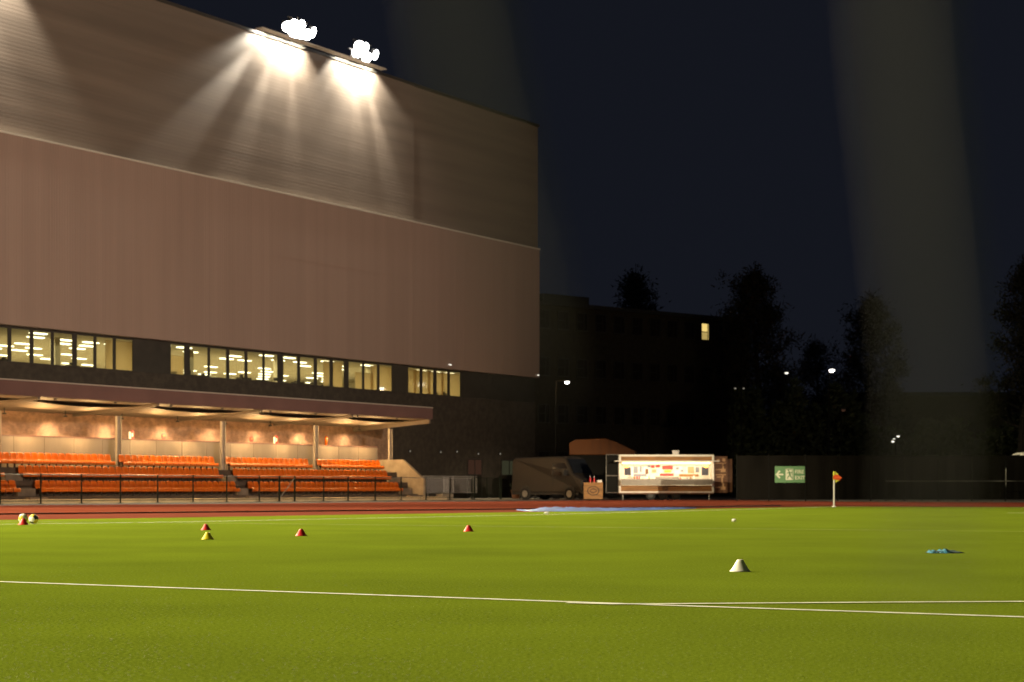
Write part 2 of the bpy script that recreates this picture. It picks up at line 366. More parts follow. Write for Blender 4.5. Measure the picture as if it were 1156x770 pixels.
# window strip
panes = [(-58, -39), (-33, -14), (-11, 8), (13, 33), (38, 57), (61, 81), (87, 105), (109, 127), (131, 149), (193, 207.5), (214.5, 234), (237.3, 255), (259, 275.8), (279.5, 296), (299, 313),
         (320, 335.3), (339, 354), (358, 372), (376, 388), (393.7, 408.6), (411.5, 425.5), (428.6, 442), (461, 473.7), (477, 489), (493, 505), (508, 519.4)]
zs, zh = 8.35, 10.38
SDE = S(604, TD)
wins = [(S(a, TD) - .05, S(c, TD) + .09) for a, c in panes]
b = MB(); cur = SL
for a, c in wins:
    b.box(cur, a, TD, TD + .08, zs, zb - .001); cur = c
    b.box(a + .0005, c - .0005, TD, TD + .08, zh, zb - .001)
b.box(cur, SDE, TD, TD + .08, zs, zb - .001)
b.build('window_wall', M['darkpanel'], hall, OFF)
b = MB(); b.box(SL, SDE, TD, TD + .3, 5.45, zs); b.box(118.2, SDE, TD, TD + .3, 0, 5.45); b.build('lower_wall', M['darkwall'], hall, OFF)
b = MB(); b.box(SL, 118.2, TD - .45, TD + .1, 0, 5.44); b.build('brick_wall', M['brick'], hall, OFF)
b = MB(); b.box(SDE - .3, SDE, TD + .3, TD + 54, 0, zb - .002); b.build('end_wall', M['darkwall'], hall, OFF)
rw = random.Random(5)
for i, (a, c) in enumerate(wins):
    f = MB(); w = .035
    f.box(a, a + w, TD - .012, TD + .03, zs, zh); f.box(c - w, c, TD - .012, TD + .03, zs, zh); f.box(a + w, c - w, TD - .012, TD + .03, zs, zs + w); f.box(a + w, c - w, TD - .012, TD + .03, zh - w, zh)
    fo = f.build('window', M['mullion'], hall, OFF)
    g = MB(); g.box(a + w, c - w, TD + .005, TD + .012, zs + w, zh - w); g.build('pane', M['glass'], fo, OFF)
# rooms behind the glass: (left pane index, right pane index, depth)
def room(i0, i1, depth, lamps, blind=False):
    a, c = wins[i0][0] - .35, wins[i1][1] + 9.0; y0, y1 = TD + .301, TD + depth; z0, z1 = 7.55, 10.46
    r = MB()
    r.use(M['floor']).add([(a, y0, z0), (c, y0, z0), (c, y1, z0), (a, y1, z0)], [(0, 1, 2, 3)])
    r.use(M['room']).add([(a, y0, z1), (c, y0, z1), (c, y1, z1), (a, y1, z1)], [(3, 2, 1, 0)])
    r.add([(a, y1, z0), (c, y1, z0), (c, y1, z1), (a, y1, z1)], [(0, 1, 2, 3)])
    r.add([(a, y0, z0), (a, y1, z0), (a, y1, z1), (a, y0, z1)], [(0, 1, 2, 3)]); r.add([(c, y0, z0), (c, y1, z0), (c, y1, z1), (c, y0, z1)], [(3, 2, 1, 0)])
    ro = r.build('office_room', None, hall, OFF)
    y = y0 + 1.6; k = 0
    while y < y1 - .8 and lamps:
        x = a + 1.0 + (k % 2) * .9
        while x < c - 1.0:
            if rw.random() < lamps and len(ro.children) < 330:
                l = MB(); l.box(x, x + 1.25, y, y + .34, z1 - .07, z1 - .012); l.build('ceiling_lamp', M['roomlamp'], ro, OFF)
            x += 2.0 + rw.random() * .7
        y += 2.3; k += 1
    # fittings: columns and furniture seen through the glass
    fu = MB()
    for j in range(i0, i1 + 1):
        if rw.random() < .75:
            fx = wins[j][0] + .1 + rw.random() * .8; hgt = .55 + .55 * rw.random()
            fu.box(fx, fx + .5 + rw.random() * .6, y0 + .5, y0 + 1.0, z0 + .4, zs + .05 + .25 * rw.random()); 
            fu.box(fx + .12, fx + .3, y0 + .6, y0 + .8, z0 + 1, zs + .2 + .3 * rw.random())
    if fu.v: fu.build('furniture', M['furn'], ro, OFF)
    if depth > 10:
        co = MB()
        for j in range(i0 + 2, i1 + 1, 5): co.box(wins[j][0] + .3, wins[j][0] + .75, y0 + 3.5, y0 + 3.95, z0, z1)
        co.build('room_column', M['room'], ro, OFF)
    lt = bpy.data.lights.new('office_light', 'AREA'); lt.shape = 'RECTANGLE'; lt.size = (c - a) * .8; lt.size_y = (y1 - y0) * .7
    lt.energy = 8.5 * (c - a) * (y1 - y0) * (1.0 if depth > 10 else .62); lt.color = (1, .84, .54)
    lo = bpy.data.objects.new('office_light', lt); C.objects.link(lo); lo.parent = hall; lo.location = ((a + c) / 2 - s0, (y0 + y1) / 2 - t0, z1 - .1)
room(0, 25, 26, .42)
for k_ in (8, 9, 18, 20, 21, 22, 23, 24, 25):
    a, c = wins[k_][0] - .1, wins[k_][1] + 1.35
    if k_ + 1 < len(wins): c = min(c, wins[k_ + 1][0] + .25)
    q = MB(); q.box(a, c, TD + .75, TD + .80, 7.56, 10.3 if k_ not in (9, 20) else 9.7); q.build('office_screen', M['blind'], hall, OFF)

# two glazed doors at ground level near the corner
for x0, x1, y0, y1, m in ((528, 543, 519, 562, 'doorglow'), (566, 583, 520, 562, 'doorglow2')):
    a, c = S(x0, TD), S(x1, TD); z1 = ZT(x0, y0, TD)
    d = MB(); d.box(a - .12, a, TD - .06, TD - .003, 0, z1 + .12); d.box(c, c + .12, TD - .06, TD - .003, 0, z1 + .12); d.box(a, c, TD - .06, TD - .003, z1, z1 + .12)
    d.box((a + c) / 2 - .05, (a + c) / 2 + .05, TD - .06, TD - .003, 0, z1); d.box(a, (a + c) / 2 - .05, TD - .06, TD - .003, 1.9, 1.98); d.box((a + c) / 2 + .05, c, TD - .06, TD - .003, 1.9, 1.98)
    do = d.build('door', M['mullion'], hall, OFF)
    g = MB(); g.box(a, c, TD - .035, TD - .03, 1.98, z1); g.build('lit_pane', M[m], do, OFF)
    g = MB(); g.box(a, c, TD - .035, TD - .03, 0, 1.9); g.build('pane', M['darkglass'], do, OFF)
# walkway rail in front of the parapet below the floodlights
b = MB(); a, c = S(284, 82.0), S(425, 82.0)
b.box(a, c, TU - 1.35, TU - .78, zt + .07, zt + .14); b.build('gantry', M['coping'], hall, OFF)
# floodlight clusters on the roof edge
def cluster(sc, label, heads):
    t = thing('floodlight_cluster', label, 'floodlights', P(sc, TU - 1.05, zt + .14), ROT, 'floodlights on the hall roof edge'); t.scale = (1.25, 1.25, 1.25)
    m = MB(); m.tube((0, 0, 0), (0, 0, 1.3), .07); m.tube((-1.35, 0, .55), (1.45, 0, .55), .05); m.tube((-.9, 0, 1.15), (.9, 0, 1.15), .05); m.tube((-.6, .3, 0), (0, 0, .9), .04); m.build('bracket', M['galv'], t)
    for (x, z, tilt) in heads:
        hd = MB(); hd.box(-.36, .36, .0, .22, -.3, .3); hd.box(-.12, .12, .22, .36, -.15, .15)
        ho = hd.build('lamp', M['black'], t, bevel=.03); ho.location = (x, -.22, z); ho.rotation_euler = (math.radians(22), 0, tilt)
        ln = MB(); n = 20
        ln.add([(0.38 * math.cos(2 * PI * i / n), -.02, .31 * math.sin(2 * PI * i / n)) for i in range(n)] + [(0, -.10, 0)], [(i, (i + 1) % n, n) for i in range(n)])
        ln.build('lens', M['flood'], ho)
    return t
sA, sB = S(329, 81.9), S(402, 81.9)
cluster(sA, 'left of the two blazing white floodlight clusters on the hall roof edge', [(-1.15, .50, -.5), (-.62, .72, -.2), (-.55, .30, -.35), (.02, .82, 0), (.05, .38, 0), (.62, .42, -.1), (1.15, .66, .3)])
cluster(sB, 'right hand smaller floodlight cluster on the hall roof edge', [(-.75, .40, -.5), (-.6, .80, -.3), (-.05, .82, 0), (.15, .28, -.2), (1.05, .60, .25)])
for x, y, lab in ((507, 412.5, 'small white lamp under the brown panel above the last windows'), (606, 424, 'small white lamp at the bottom corner of the brown panel')):
    t = thing('security_lamp', lab, 'lamp', P(S(x, TP - .1), TP - .08, ZT(x, y, TP)), ROT)
    q = MB(); q.box(-.05, .05, 0, .10, -.05, .05); q.box(-.16, .16, -.16, 0, -.04, .09); q.build('housing', M['whiteplastic'], t, bevel=.02)
    q = MB(); q.box(-.13, .13, -.165, -.162, -.02, .06); q.build('lens', M['dotb'], t)
for x, y, where in ((462, 509, 'first from the grandstand'), (496.6, 510, 'second from the grandstand'), (515, 509.5, 'just left of the reddish door'), (539, 512, 'above the reddish lit door'), (563.7, 512, 'above the greenish lit door')):
    t = thing('wall_light', 'tiny dim wall light on the dark hall wall, ' + where, 'wall light', P(S(x, TD), TD - .002, ZT(x, y, TD)), ROT, 'dim lights along the dark hall wall')
    q = MB(); q.box(-.09, .09, -.09, 0, -.1, .12); q.build('housing', M['black'], t, bevel=.015)
    q = MB(); q.box(-.07, .07, -.10, -.092, -.09, .03); q.build('lens', M['dot'], t)

# ================================================================ GRANDSTAND
g0 = (90.0, 77.0, 0.0)
stand = thing('grandstand', 'covered concrete grandstand with sloping canopy in front of the hall', 'grandstand', P(g0[0], g0[1]), ROT)
SG, SW = 50.0, 112.55
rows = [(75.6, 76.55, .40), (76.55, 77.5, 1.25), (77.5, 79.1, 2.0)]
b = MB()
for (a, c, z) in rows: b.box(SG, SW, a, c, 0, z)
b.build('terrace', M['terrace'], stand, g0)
b = MB(); b.box(SG, SW + .28, 73.3, 75.13, 0, .21); b.box(SG, SW, 75.13, 75.598, 0, .208); b.build('front_walkway', M['conc2'], stand, g0)
R1, R2, R3 = 76.1, 77.05, 78.0
def xs(x, t): return S(x, t)
aisles = [(xs(21, R1), xs(41, R1)), (xs(269, R1), xs(281, R1)), (xs(453, R1), SW)]
for a, c in aisles:
    q = MB(); q.box(a, c, 75.2, 75.597, .212, .32); q.box(a, c, 76.15, 76.549, .4, .82); q.box(a, c, 77.1, 77.499, 1.25, 1.62); q.build('aisle_steps', M['steps'], stand, g0)
b = MB(); b.prism([(75.15, 0), (75.15, 1.49), (77.0, 2.92), (79.3, 2.92), (79.3, 0)], SW + .002, SW + .28, 'x'); b.build('side_wall', M['conc'], stand, g0)
b = MB(); s_ = SG
while s_ < SW - .2: b.box(s_, min(s_ + 2.38, SW - .15), 79.1, 79.2, 2.0, 3.8); s_ += 2.4
b.build('back_panel', M['greypanel'], stand, g0)
b = MB(); b.box(SG, SW - .1, 79.06, 79.26, 3.802, 3.88); b.build('panel_coping', M['fascia'], stand, g0)
cols = [S(133, 78.35) - 9.7 * 2, S(133, 78.35) - 9.7, S(133, 78.35), S(251, 78.35), S(356, 78.35), S(440, 78.35)]
for c in cols:
    q = MB(); q.box(c - .2, c + .2, 78.33, 78.37, 2.0, 5.2); q.box(c - .2, c - .15, 78.22, 78.33, 2.0, 5.2); q.box(c + .15, c + .2, 78.22, 78.33, 2.0, 5.2); q.build('column', M['steel'], stand, g0)
# canopy: soffit rises to the front
TC = 75.0; SCE = S(488, TC)
def cz(t): return 5.86 - (t - TC) * .066
b = MB(); b.prism([(TC + .12, cz(TC)), (81.98, cz(81.98)), (81.98, 6.45), (TC + .12, 6.62)], SG, SCE, 'x'); b.build('canopy', M['soffit'], stand, g0)
b = MB(); b.box(SG, SCE + .06, TC, TC + .118, 5.88, 6.68); b.build('fascia', M['fascia'], stand, g0)
b = MB(); b.box(SG, SCE + .06, TC - .03, TC + .16, 6.682, 6.74); b.build('gutter_trim', M['coping'], stand, g0)
for c in cols[:-1] + [SCE - .12]:
    q = MB(); q.prism([(TC + .13, cz(TC) - .005), (81.97, cz(81.97) - .005), (81.97, cz(81.97) - (.36 if c > 113 else .17)), (TC + .13, cz(TC) - (.30 if c > 113 else .14))], c - .11, c + .11, 'x'); q.build('beam', M['soffit'], stand, g0)
# shallow curved soffit bays (vaults between the beams)
for c0, c1 in zip(cols, cols[1:]):
    q = MB(); n = 10; vs = []; fs = []
    for i in range(n + 1):
        u = i / n; x = c0 + .15 + (c1 - c0 - .3) * u; dz = .22 * (1 - (2 * u - 1) ** 2)
        for t_ in (76.4, 78.6): vs.append((x, t_, cz(t_) - .02 - dz))
    for i in range(n): fs.append((2 * i, 2 * i + 1, 2 * i + 3, 2 * i + 2))
    q.add(vs, fs); q.build('soffit_vault', M['soffit'], stand, g0, smooth=True)

lt_s = [67.4, 72.3, 77.2, 82.1, 87.0, 92.2, 97.0, 101.8, 106.8, 112.3]
ordn = ['first', 'second', 'third', 'fourth', 'fifth', 'sixth', 'seventh', 'eighth', 'ninth', 'tenth']
for i, s_ in enumerate(lt_s):
    t_ = 80.7
    t = thing('canopy_lamp', 'warm round lamp under the canopy by the brick wall, %s from the right end' % ordn[len(lt_s) - 1 - i], 'lamp', P(s_, t_, cz(t_)), ROT, 'lamps under the grandstand canopy')
    q = MB(); q.tube((0, 0, 0), (0, 0, -.28), .03); q.lathe([(.02, -.26), (.12, -.28), (.14, -.36), (.10, -.36)], 12); q.build('fitting', M['black'], t)
    q = MB(); q.lathe([(.0, -.355), (.095, -.352)], 12); q.build('bulb', M['strip'], t)
    l = bpy.data.lights.new('canopy_light', 'SPOT'); l.energy = 640; l.color = (1, .66, .35); l.spot_size = math.radians(150); l.spot_blend = 1.0; l.shadow_soft_size = .2
    lo = bpy.data.objects.new('canopy_light', l); C.objects.link(lo); lo.location = P(s_, t_ + .45, cz(t_) - .42)
    d = (P(s_, t_ + .75, 3.0) - lo.location); lo.rotation_euler = d.to_track_quat('-Z', 'Y').to_euler()
for i, (c0, c1) in enumerate(zip(cols, cols[1:])):
    for k, q_ in enumerate((.3, .72)):
        s_ = c0 + (c1 - c0) * q_
        l = bpy.data.lights.new('row_light', 'POINT'); l.energy = 400; l.color = (1, .60, .24); l.shadow_soft_size = .12
        lo = bpy.data.objects.new('row_light', l); C.objects.link(lo); lo.location = P(s_, 77.85 if k else 77.7, 4.4)

# downlights added along the canopy front edge to brighten the walkway
s_ = 52.0
while s_ < SCE - 1:
    q = MB(); q.lathe([(0, 0), (.09, 0), (.09, -.07), (0, -.07)], 10, (s_, TC + .45, cz(TC + .45) - .002)); q.build('added_downlight', M['black'], stand, g0)
    l = bpy.data.lights.new('front_fill', 'SPOT'); l.energy = 260; l.color = (1, .70, .38); l.spot_size = math.radians(62); l.spot_blend = .8; l.shadow_soft_size = .08
    lo = bpy.data.objects.new('front_fill', l); C.objects.link(lo); lo.location = P(s_, TC + .45, cz(TC + .45) - .12); lo.rotation_euler = (P(s_, 73.9, 0) - lo.location).to_track_quat('-Z', 'Y').to_euler()
    s_ += 4.8

# small red and white safety boards above the grey back panel
def safety(x, y, w, h, kind, label):
    tt = 79.16; z = 3.885
    t = thing('safety_sign', label, 'sign', P(S(x, tt), tt, z), ROT)
    if kind == 'pair':
        q = MB(); q.box(-.34, -.06, -.02, .02, 0, .62); q.build('white_board', M['white'], t)
        q = MB(); q.box(-.055, .32, -.02, .02, 0, .72); q.build('red_board', M['redplastic'], t)
        q = MB(); q.box(.05, .22, -.03, -.021, .2, .5); q.build('symbol', M['white'], t)
    elif kind == 'round':
        q = MB(); n = 20; q.prism([(.3 * math.cos(2 * PI * i / n), .36 + .3 * math.sin(2 * PI * i / n)) for i in range(n)], -.02, .02); q.build('red_disc', M['redplastic'], t)
        q = MB(); q.box(-.16, .16, -.03, -.021, .28, .44); q.build('bar', M['orange'], t)
        q = MB(); q.tube((0, .03, 0), (0, .03, .3), .02); q.build('stem', M['steel'], t)
    else:
        q = MB(); q.lathe([(0, 0), (.15, 0), (.15, .75), (.11, .9), (.04, .95), (.04, 1.0), (0, 1.0)], 16); q.build('cylinder', M['orange'], t, smooth=True)
        q = MB(); q.tube((0, 0, .99), (.12, 0, 1.05), .025); q.path([(.05, 0, 1.0), (.2, -.02, .8), (.19, -.02, .4)], .02); q.build('hose', M['black'], t)
    t.scale = (.68, .68, .68)
safety(148, 490, 10, 8, 'pair', 'white and red board pair above the grey panel near the left column')
safety(185, 491, 7, 7, 'round', 'round red disc sign between the left board pair and the second column')
safety(284, 495, 6, 7, 'round', 'round red disc sign just right of the second column')
safety(311, 494, 10, 8, 'pair', 'white and red board pair midway between the middle columns')
safety(368, 493, 5, 10, 'cyl', 'orange cylinder standing on the grey panel right of the third column')

# ---------------------------------------------------------------- seats
def seat_mesh():
    prof = [(-.21, .22), (-.235, .26), (-.225, .40), (-.16, .425), (-.02, .395), (.10, .39), (.16, .44), (.185, .53), (.20, .65), (.215, .79), (.225, .85), (.25, .865), (.262, .80)]
    w = .535; nx = 8; b = MB(); b.use(M['orange']); vs = []; fs = []
    for j, (y, z) in enumerate(prof):
        for i in range(nx + 1):
            u = i / nx * 2 - 1; x = u * w / 2 * (1 - (.12 if j >= 9 else 0) * u * u)
            dz = (.03 * u ** 2 if 2 < j < 7 else 0) - (.05 * u ** 6 if j >= 9 else 0); dy = -.045 * u ** 2 if j >= 6 else 0
            vs.append((x, y + dy, z + dz))
    n = nx + 1
    for j in range(len(prof) - 1):
        for i in range(nx): fs.append((j * n + i, j * n + i + 1, (j + 1) * n + i + 1, (j + 1) * n + i))
    b.add(vs, fs)
    b.use(M['bracket']); b.box(-.04, .04, -.1, .15, .3, .398); b.box(-.03, .03, .02, .1, 0, .3); b.box(-.1, .1, -.02, .14, 0, .02)
    return b
proto = None
blocks = [('front', R1, rows[0][2], [(-62, 20.5, 'block left of left aisle'), (42, 268, 'long middle block'), (282, 452, 'right block')]),
          ('middle', R2, rows[1][2], [(-62, 2, 'block left of left aisle'), (23, 249, 'long middle block'), (265, 439, 'right block')]),
          ('back', R3, rows[2][2], [(-62, 127, 'block left of left column'), (136, 244, 'block between left and second columns'), (256.5, 350, 'block between second and third columns'), (360, 431, 'block right of third column')])]
words = {1: 'first'}
def ordinal(n):
    suf = 'th' if 10 <= n % 100 <= 20 else {1: 'st', 2: 'nd', 3: 'rd'}.get(n % 10, 'th'); return '%d%s' % (n, suf)
rs = random.Random(11)
for rname, t_, z, bl in blocks:
    for xa, xb, bname in bl:
        a, c = S(xa, t_), S(xb, t_); n = max(1, round((c - a) / .55)); pit = (c - a) / n
        for k in range(n):
            loc = P(a + pit * (k + .5), t_, z); lab = 'orange seat, %s from right, %s row, %s' % (ordinal(n - k), rname, bname)
            if proto is None:
                proto = seat_mesh().build('stadium_seat', None, smooth=True); o = proto
                sm = o.modifiers.new('solid', 'SOLIDIFY'); sm.thickness = .012
            else:
                o = proto.copy(); C.objects.link(o)
            o.location = loc; o.rotation_euler = (rs.uniform(-.015, .015), 0, ROT + rs.uniform(-.02, .02)); tag(o, lab, 'seat', 'orange seats in the grandstand rows')

# ================================================================ TRACKSIDE FENCE AND BARRIERS
TF = 73.0
posts = [-47, 0, 46, 92, 136, 178, 218, 256, 292.7, 315.4, 332.7, 365.3, 393, 423.6, 452.9, 480.9, 507.7, 532.9]
f0 = (90.0, TF, 0)
fence = thing('track_fence', 'dark green post and rail fence between track and grandstand', 'fence', P(90, TF), ROT)
fh = 1.62
for x in posts:
    s_ = S(x, TF); q = MB(); r_ = .065 if x in (315.4, 332.7) else .045
    q.tube((s_, TF, 0), (s_, TF, fh), r_, r_, 8); q.box(s_ - .11, s_ + .11, TF - .11, TF + .11, 0, .02); q.build('post', M['fencepaint'], fence, f0)
q = MB(); q.tube((S(-47, TF), TF, fh - .06), (S(532.9, TF), TF, fh - .06), .028); q.build('top_rail', M['galv'], fence, f0)
q = MB(); q.tube((S(-47, TF), TF, .16), (S(532.9, TF), TF, .16), .018); q.build('bottom_rail', M['fencepaint'], fence, f0)
gs0, gs1 = S(315.4, TF), S(332.7, TF)
q = MB(); q.tube((gs0, TF - .03, .2), (gs1, TF - .03, fh - .1), .022); q.build('brace', M['galv'], fence, f0)
# gate right of the fence
ga, gb = S(534.5, TF), S(564.5, TF)
gate = thing('double_gate', 'dark green double gate at the right end of the fence', 'gate', P(ga, TF), ROT)
o3 = (ga, TF, 0); gm = (ga + gb) / 2
q = MB()
for s_ in (ga + .1, gb): q.tube((s_, TF, 0), (s_, TF, 1.75), .06)
q.build('gate_post', M['fencepaint'], gate, o3)
for a, c in ((ga + .2, gm - .03), (gm + .03, gb - .1)):
    q = MB(); q.path([(a, TF, .2), (a, TF, 1.6), (c, TF, 1.6), (c, TF, .2), (a, TF, .2)], .028); n = int((c - a) / .14)
    for i in range(1, n): x = a + (c - a) * i / n; q.tube((x, TF, .2), (x, TF, 1.6), .012, n=5)
    q.build('gate_leaf', M['fencepaint'], gate, o3)
# short guard fence right of the gate
xr = [565.8, 587, 610, 625]
fr = thing('guard_fence', 'short dark rail fence beside the van right of the gate', 'fence', P(S(566, TF), TF), ROT); o4 = (S(566, TF), TF, 0)
for x in xr:
    s_ = S(x, TF); q = MB(); q.tube((s_, TF, 0), (s_, TF, 1.55), .045); q.build('post', M['fencepaint'], fr, o4)
q = MB(); q.tube((S(566, TF), TF, 1.5), (S(625, TF), TF, 1.5), .028); q.tube((S(566, TF), TF, .9), (S(625, TF), TF, .9), .02); q.build('rail', M['fencepaint'], fr, o4)
def barrier(loc, rz, label, first=[None]):
    if first[0]: return copy_thing(first[0], loc, rz, label)
    t = thing('crowd_barrier', label, 'barrier', loc, rz, 'steel crowd barriers by the hall'); first[0] = t
    L_ = 4.3; q = MB(); q.path([(-L_ / 2, 0, .5), (-L_ / 2, 0, 1.72), (L_ / 2, 0, 1.72), (L_ / 2, 0, .5), (-L_ / 2, 0, .5)], .035, 8); q.build('frame', M['galv'], t)
    q = MB()
    for i in range(1, 26): x = -L_ / 2 + L_ * i / 26; q.tube((x, 0, .5), (x, 0, 1.72), .012, n=5)
    q.build('bars', M['galv'], t)
    for x in (-1.5, 1.5):
        q = MB(); q.path([(x, -.36, .02), (x, 0, .2), (x, .36, .02)], .028); q.tube((x, 0, .18), (x, 0, .52), .028); q.build('foot', M['galv'], t)
    return t
TB = 75.4
for x0, x1, tb, lab, dr in ((482, 508, TB, 'steel crowd barrier right beside the grandstand side wall', .03), (508.5, 531, TB - .1, 'steel crowd barrier next to the gate, left of it', -.05), (586, 611, 74.6, 'steel crowd barrier with splayed feet in front of the van', .25)):
    a, c = S(x0, tb), S(x1, tb); n = max(1, round((c - a) / 2.6))
    barrier(P((a + c) / 2, tb), ROT + dr, lab)
kbk = thing('concrete_block', 'pale concrete block lying under the steel barrier', 'block', P(S(502, 74.6), 74.6), ROT)
q = MB(); q.box(-.75, .75, -.3, .3, 0, .42); q.build('block', M['conc'], kbk, bevel=.04)
q = MB(); q.path([(-.3, 0, .41), (-.3, 0, .5), (.3, 0, .5), (.3, 0, .41)], .02); q.build('lifting_loop', M['galv'], kbk)
pot = thing('planter', 'small terracotta tub with a shrub near the greenish door', 'planter', P(S(582, 76.5), 76.5), ROT)
q = MB(); q.lathe([(0, 0), (.28, 0), (.36, .6), (.40, .6), (.40, .68), (.33, .68), (.30, .6), (0, .58)], 16); q.build('tub', mat('terracotta', (.34, .15, .07), .8, var=.2), pot)
q = MB(); rp = random.Random(2)
for i in range(160):
    p = Vector((rp.gauss(0, .2), rp.gauss(0, .2), .95 + rp.gauss(0, .2))); d = Vector((rp.uniform(-1, 1), rp.uniform(-1, 1), rp.uniform(-.3, 1))).normalized() * .12; e = d.orthogonal().normalized() * .04
    q.add([p - e, p + e, p + d], [(0, 1, 2)])
q.build('shrub', M['leaf'], pot)

# ================================================================ PITCH THINGS
def cone(x, y, label, m, w=.212, h=.122, group='marker cones on the pitch'):
    p = G(x, y); t = thing('marker_cone', label, 'cone', p, random.uniform(0, 6), group)
    r = w / 2; q = MB(); q.lathe([(r * .97, 0), (r, .004), (r * .93, .012), (r * .80, h * .22), (r * .36, h * .86), (r * .28, h * .985), (r * .22, h), (r * .19, h * .97), (r * .3, h * .8), (r * .74, h * .18), (r * .8, .004)], 32)
    o = q.build('marker_cone', m, smooth=True); o.location = p; tag(o, label, 'cone', group); bpy.data.objects.remove(t)
    o.rotation_euler = (random.uniform(-.02, .02), random.uniform(-.02, .02), 0)
    return o
cone(835.5, 645.3, 'white marker cone standing alone on the right half of the pitch', M['whiteplastic'])
cone(340, 605, 'red marker cone standing alone on the left half of the pitch', M['redplastic'])
cone(529, 600, 'red marker cone near the middle of the pitch, farthest right of the red ones', M['redplastic'])
cone(234.5, 609, 'yellow marker cone in front of a red one', M['yellowplastic'])
cone(232.5, 598.4, 'red marker cone directly behind the yellow cone', M['redplastic'])
cone(26.3, 592.6, 'red marker cone in front of a football at the left edge', M['redplastic'], w=.25, h=.15)
ico = []
ph = (1 + 5 ** .5) / 2
for a in (-1, 1):
    for b_ in (-ph, ph): ico += [Vector((0, a, b_)), Vector((a, b_, 0)), Vector((b_, 0, a))]
ico = [v.normalized() for v in ico]
def ball(x, y, label, cols_, rot):
    p = G(x, y); bm = bmesh.new(); bmesh.ops.create_icosphere(bm, subdivisions=4, radius=.112)
    me = bpy.data.meshes.new('football'); 
    for m in cols_: me.materials.append(m)
    me_cols = [0, 1, 2, 0, 1, 0, 2, 1, 0, 2, 0, 1]
    for f in bm.faces:
        c = f.calc_center_median().normalized(); i = max(range(12), key=lambda k: ico[k].dot(c)); d = ico[i].dot(c)
        f.material_index = me_cols[i] if d > .82 else 0; f.smooth = True
    bm.to_mesh(me); bm.free(); o = bpy.data.objects.new('football', me); C.objects.link(o); o.location = (p.x, p.y, .112); o.rotation_euler = rot
    tag(o, label, 'football', 'footballs at the left edge of the pitch')
ball(26, 590.6, 'white and yellow football right behind the red cone at the left edge', [M['whiteplastic'], M['yellowplastic'], M['navy']], (.4, .8, .3))
ball(38, 591.3, 'yellow football with navy panels beside the red cone at the left edge', [M['navy'], M['yellowplastic'], M['whiteplastic']], (1.0, .2, 1.9))
# small white scraps on the grass
for x, y, lab in ((617, 580.6, 'small crumpled white wrapper on the touch line near the blue tarpaulin'), (828.5, 589.3, 'tiny white ball of paper on grass below the food trailer')):
    p = G(x, y); bm = bmesh.new(); bmesh.ops.create_icosphere(bm, subdivisions=2, radius=.05); rr = random.Random(int(x))
    for v in bm.verts: v.co *= 1 + rr.uniform(-.3, .25); v.co.x *= 1.6 if x < 700 else 1.1; v.co.z *= .75
    me = bpy.data.meshes.new('litter'); bm.to_mesh(me); bm.free(); me.materials.append(M['whiteplastic']); o = bpy.data.objects.new('litter', me); C.objects.link(o); o.location = (p.x, p.y, .038); tag(o, lab, 'litter')
# heap of training bibs
p = G(1066.5, 624.2)
bib = thing('bib_heap', 'flat heap of cyan and navy training bibs on the grass at right', 'bibs', p, 0)
def cloth(name, m, x0, x1, h, seed, parent, yo=0.0):
    r = random.Random(seed); nx, ny = 26, 12; vs = []; fs = []
    for j in range(ny + 1):
        for i in range(nx + 1):
            u, v = i / nx, j / ny; e = min(1, 5 * u, 5 * (1 - u), 4 * v, 4 * (1 - v)); 
            z = .006 + h * e * (.55 + .3 * math.sin(u * 11 + seed) * math.sin(v * 7 + seed * 2) + .12 * r.random())
            vs.append((x0 + (x1 - x0) * u + .01 * r.uniform(-1, 1), yo + (v - .5) * .34 * (1 - .25 * abs(2 * u - 1)) + .012 * r.uniform(-1, 1), z))
    for j in range(ny):
        for i in range(nx): k = j * (nx + 1) + i; fs.append((k, k + 1, k + nx + 2, k + nx + 1))
    q = MB(); q.add(vs, fs); o = q.build(name, m, parent, smooth=True); sd = o.modifiers.new('solid', 'SOLIDIFY'); sd.thickness = .005
k_ = F / p.y
cloth('navy_bib', M['navycloth'], -.225, .225, .035, 3, bib); cloth('cyan_bib', M['cyan'], -.225, -.13, .04, 4, bib, -.05); cloth('cyan_bib', M['cyan'], -.10, .07, .055, 9, bib, -.05)
# corner flag
p = G(941.5, 572.3)
flag = thing('corner_flag', 'white corner flag pole with yellow and orange flag', 'flag', p, 0)
q = MB(); q.tube((0, 0, 0), (0, 0, 1.56), .034, .03, 10); q.lathe([(.0, .0), (.1, .0), (.07, .03), (.03, .06)], 12); q.build('pole', M['whiteplastic'], flag)
q = MB(); q.tube((0, 0, 1.2), (0, 0, 1.58), .045, .045, 10); q.build('sleeve', M['flag_yellow'], flag)
def flagpiece(name, m, poly):
    q = MB(); vs = []; 
    for x, z in poly: vs.append((x * 1.75 if x > 0 else x, -.05 + .05 * math.sin(x * 14), z))
    n = len(poly); q.add(vs + [(v[0], v[1] + .008, v[2]) for v in vs], [tuple(range(n)), tuple(range(2 * n - 1, n - 1, -1))] + [(i, (i + 1) % n, n + (i + 1) % n, n + i) for i in range(n)]); q.build(name, m, flag)
flagpiece('flag_top', M['flag_yellow'], [(.03, 1.57), (.12, 1.45), (.03, 1.40)]); flagpiece('flag_middle', M['flag_orange'], [(-.05, 1.40), (.09, 1.455), (.2, 1.30), (.14, 1.18), (-.05, 1.24)]); flagpiece('flag_bottom', M['flag_yellow'], [(.03, 1.245), (.14, 1.185), (.05, 1.09), (.03, 1.09)])
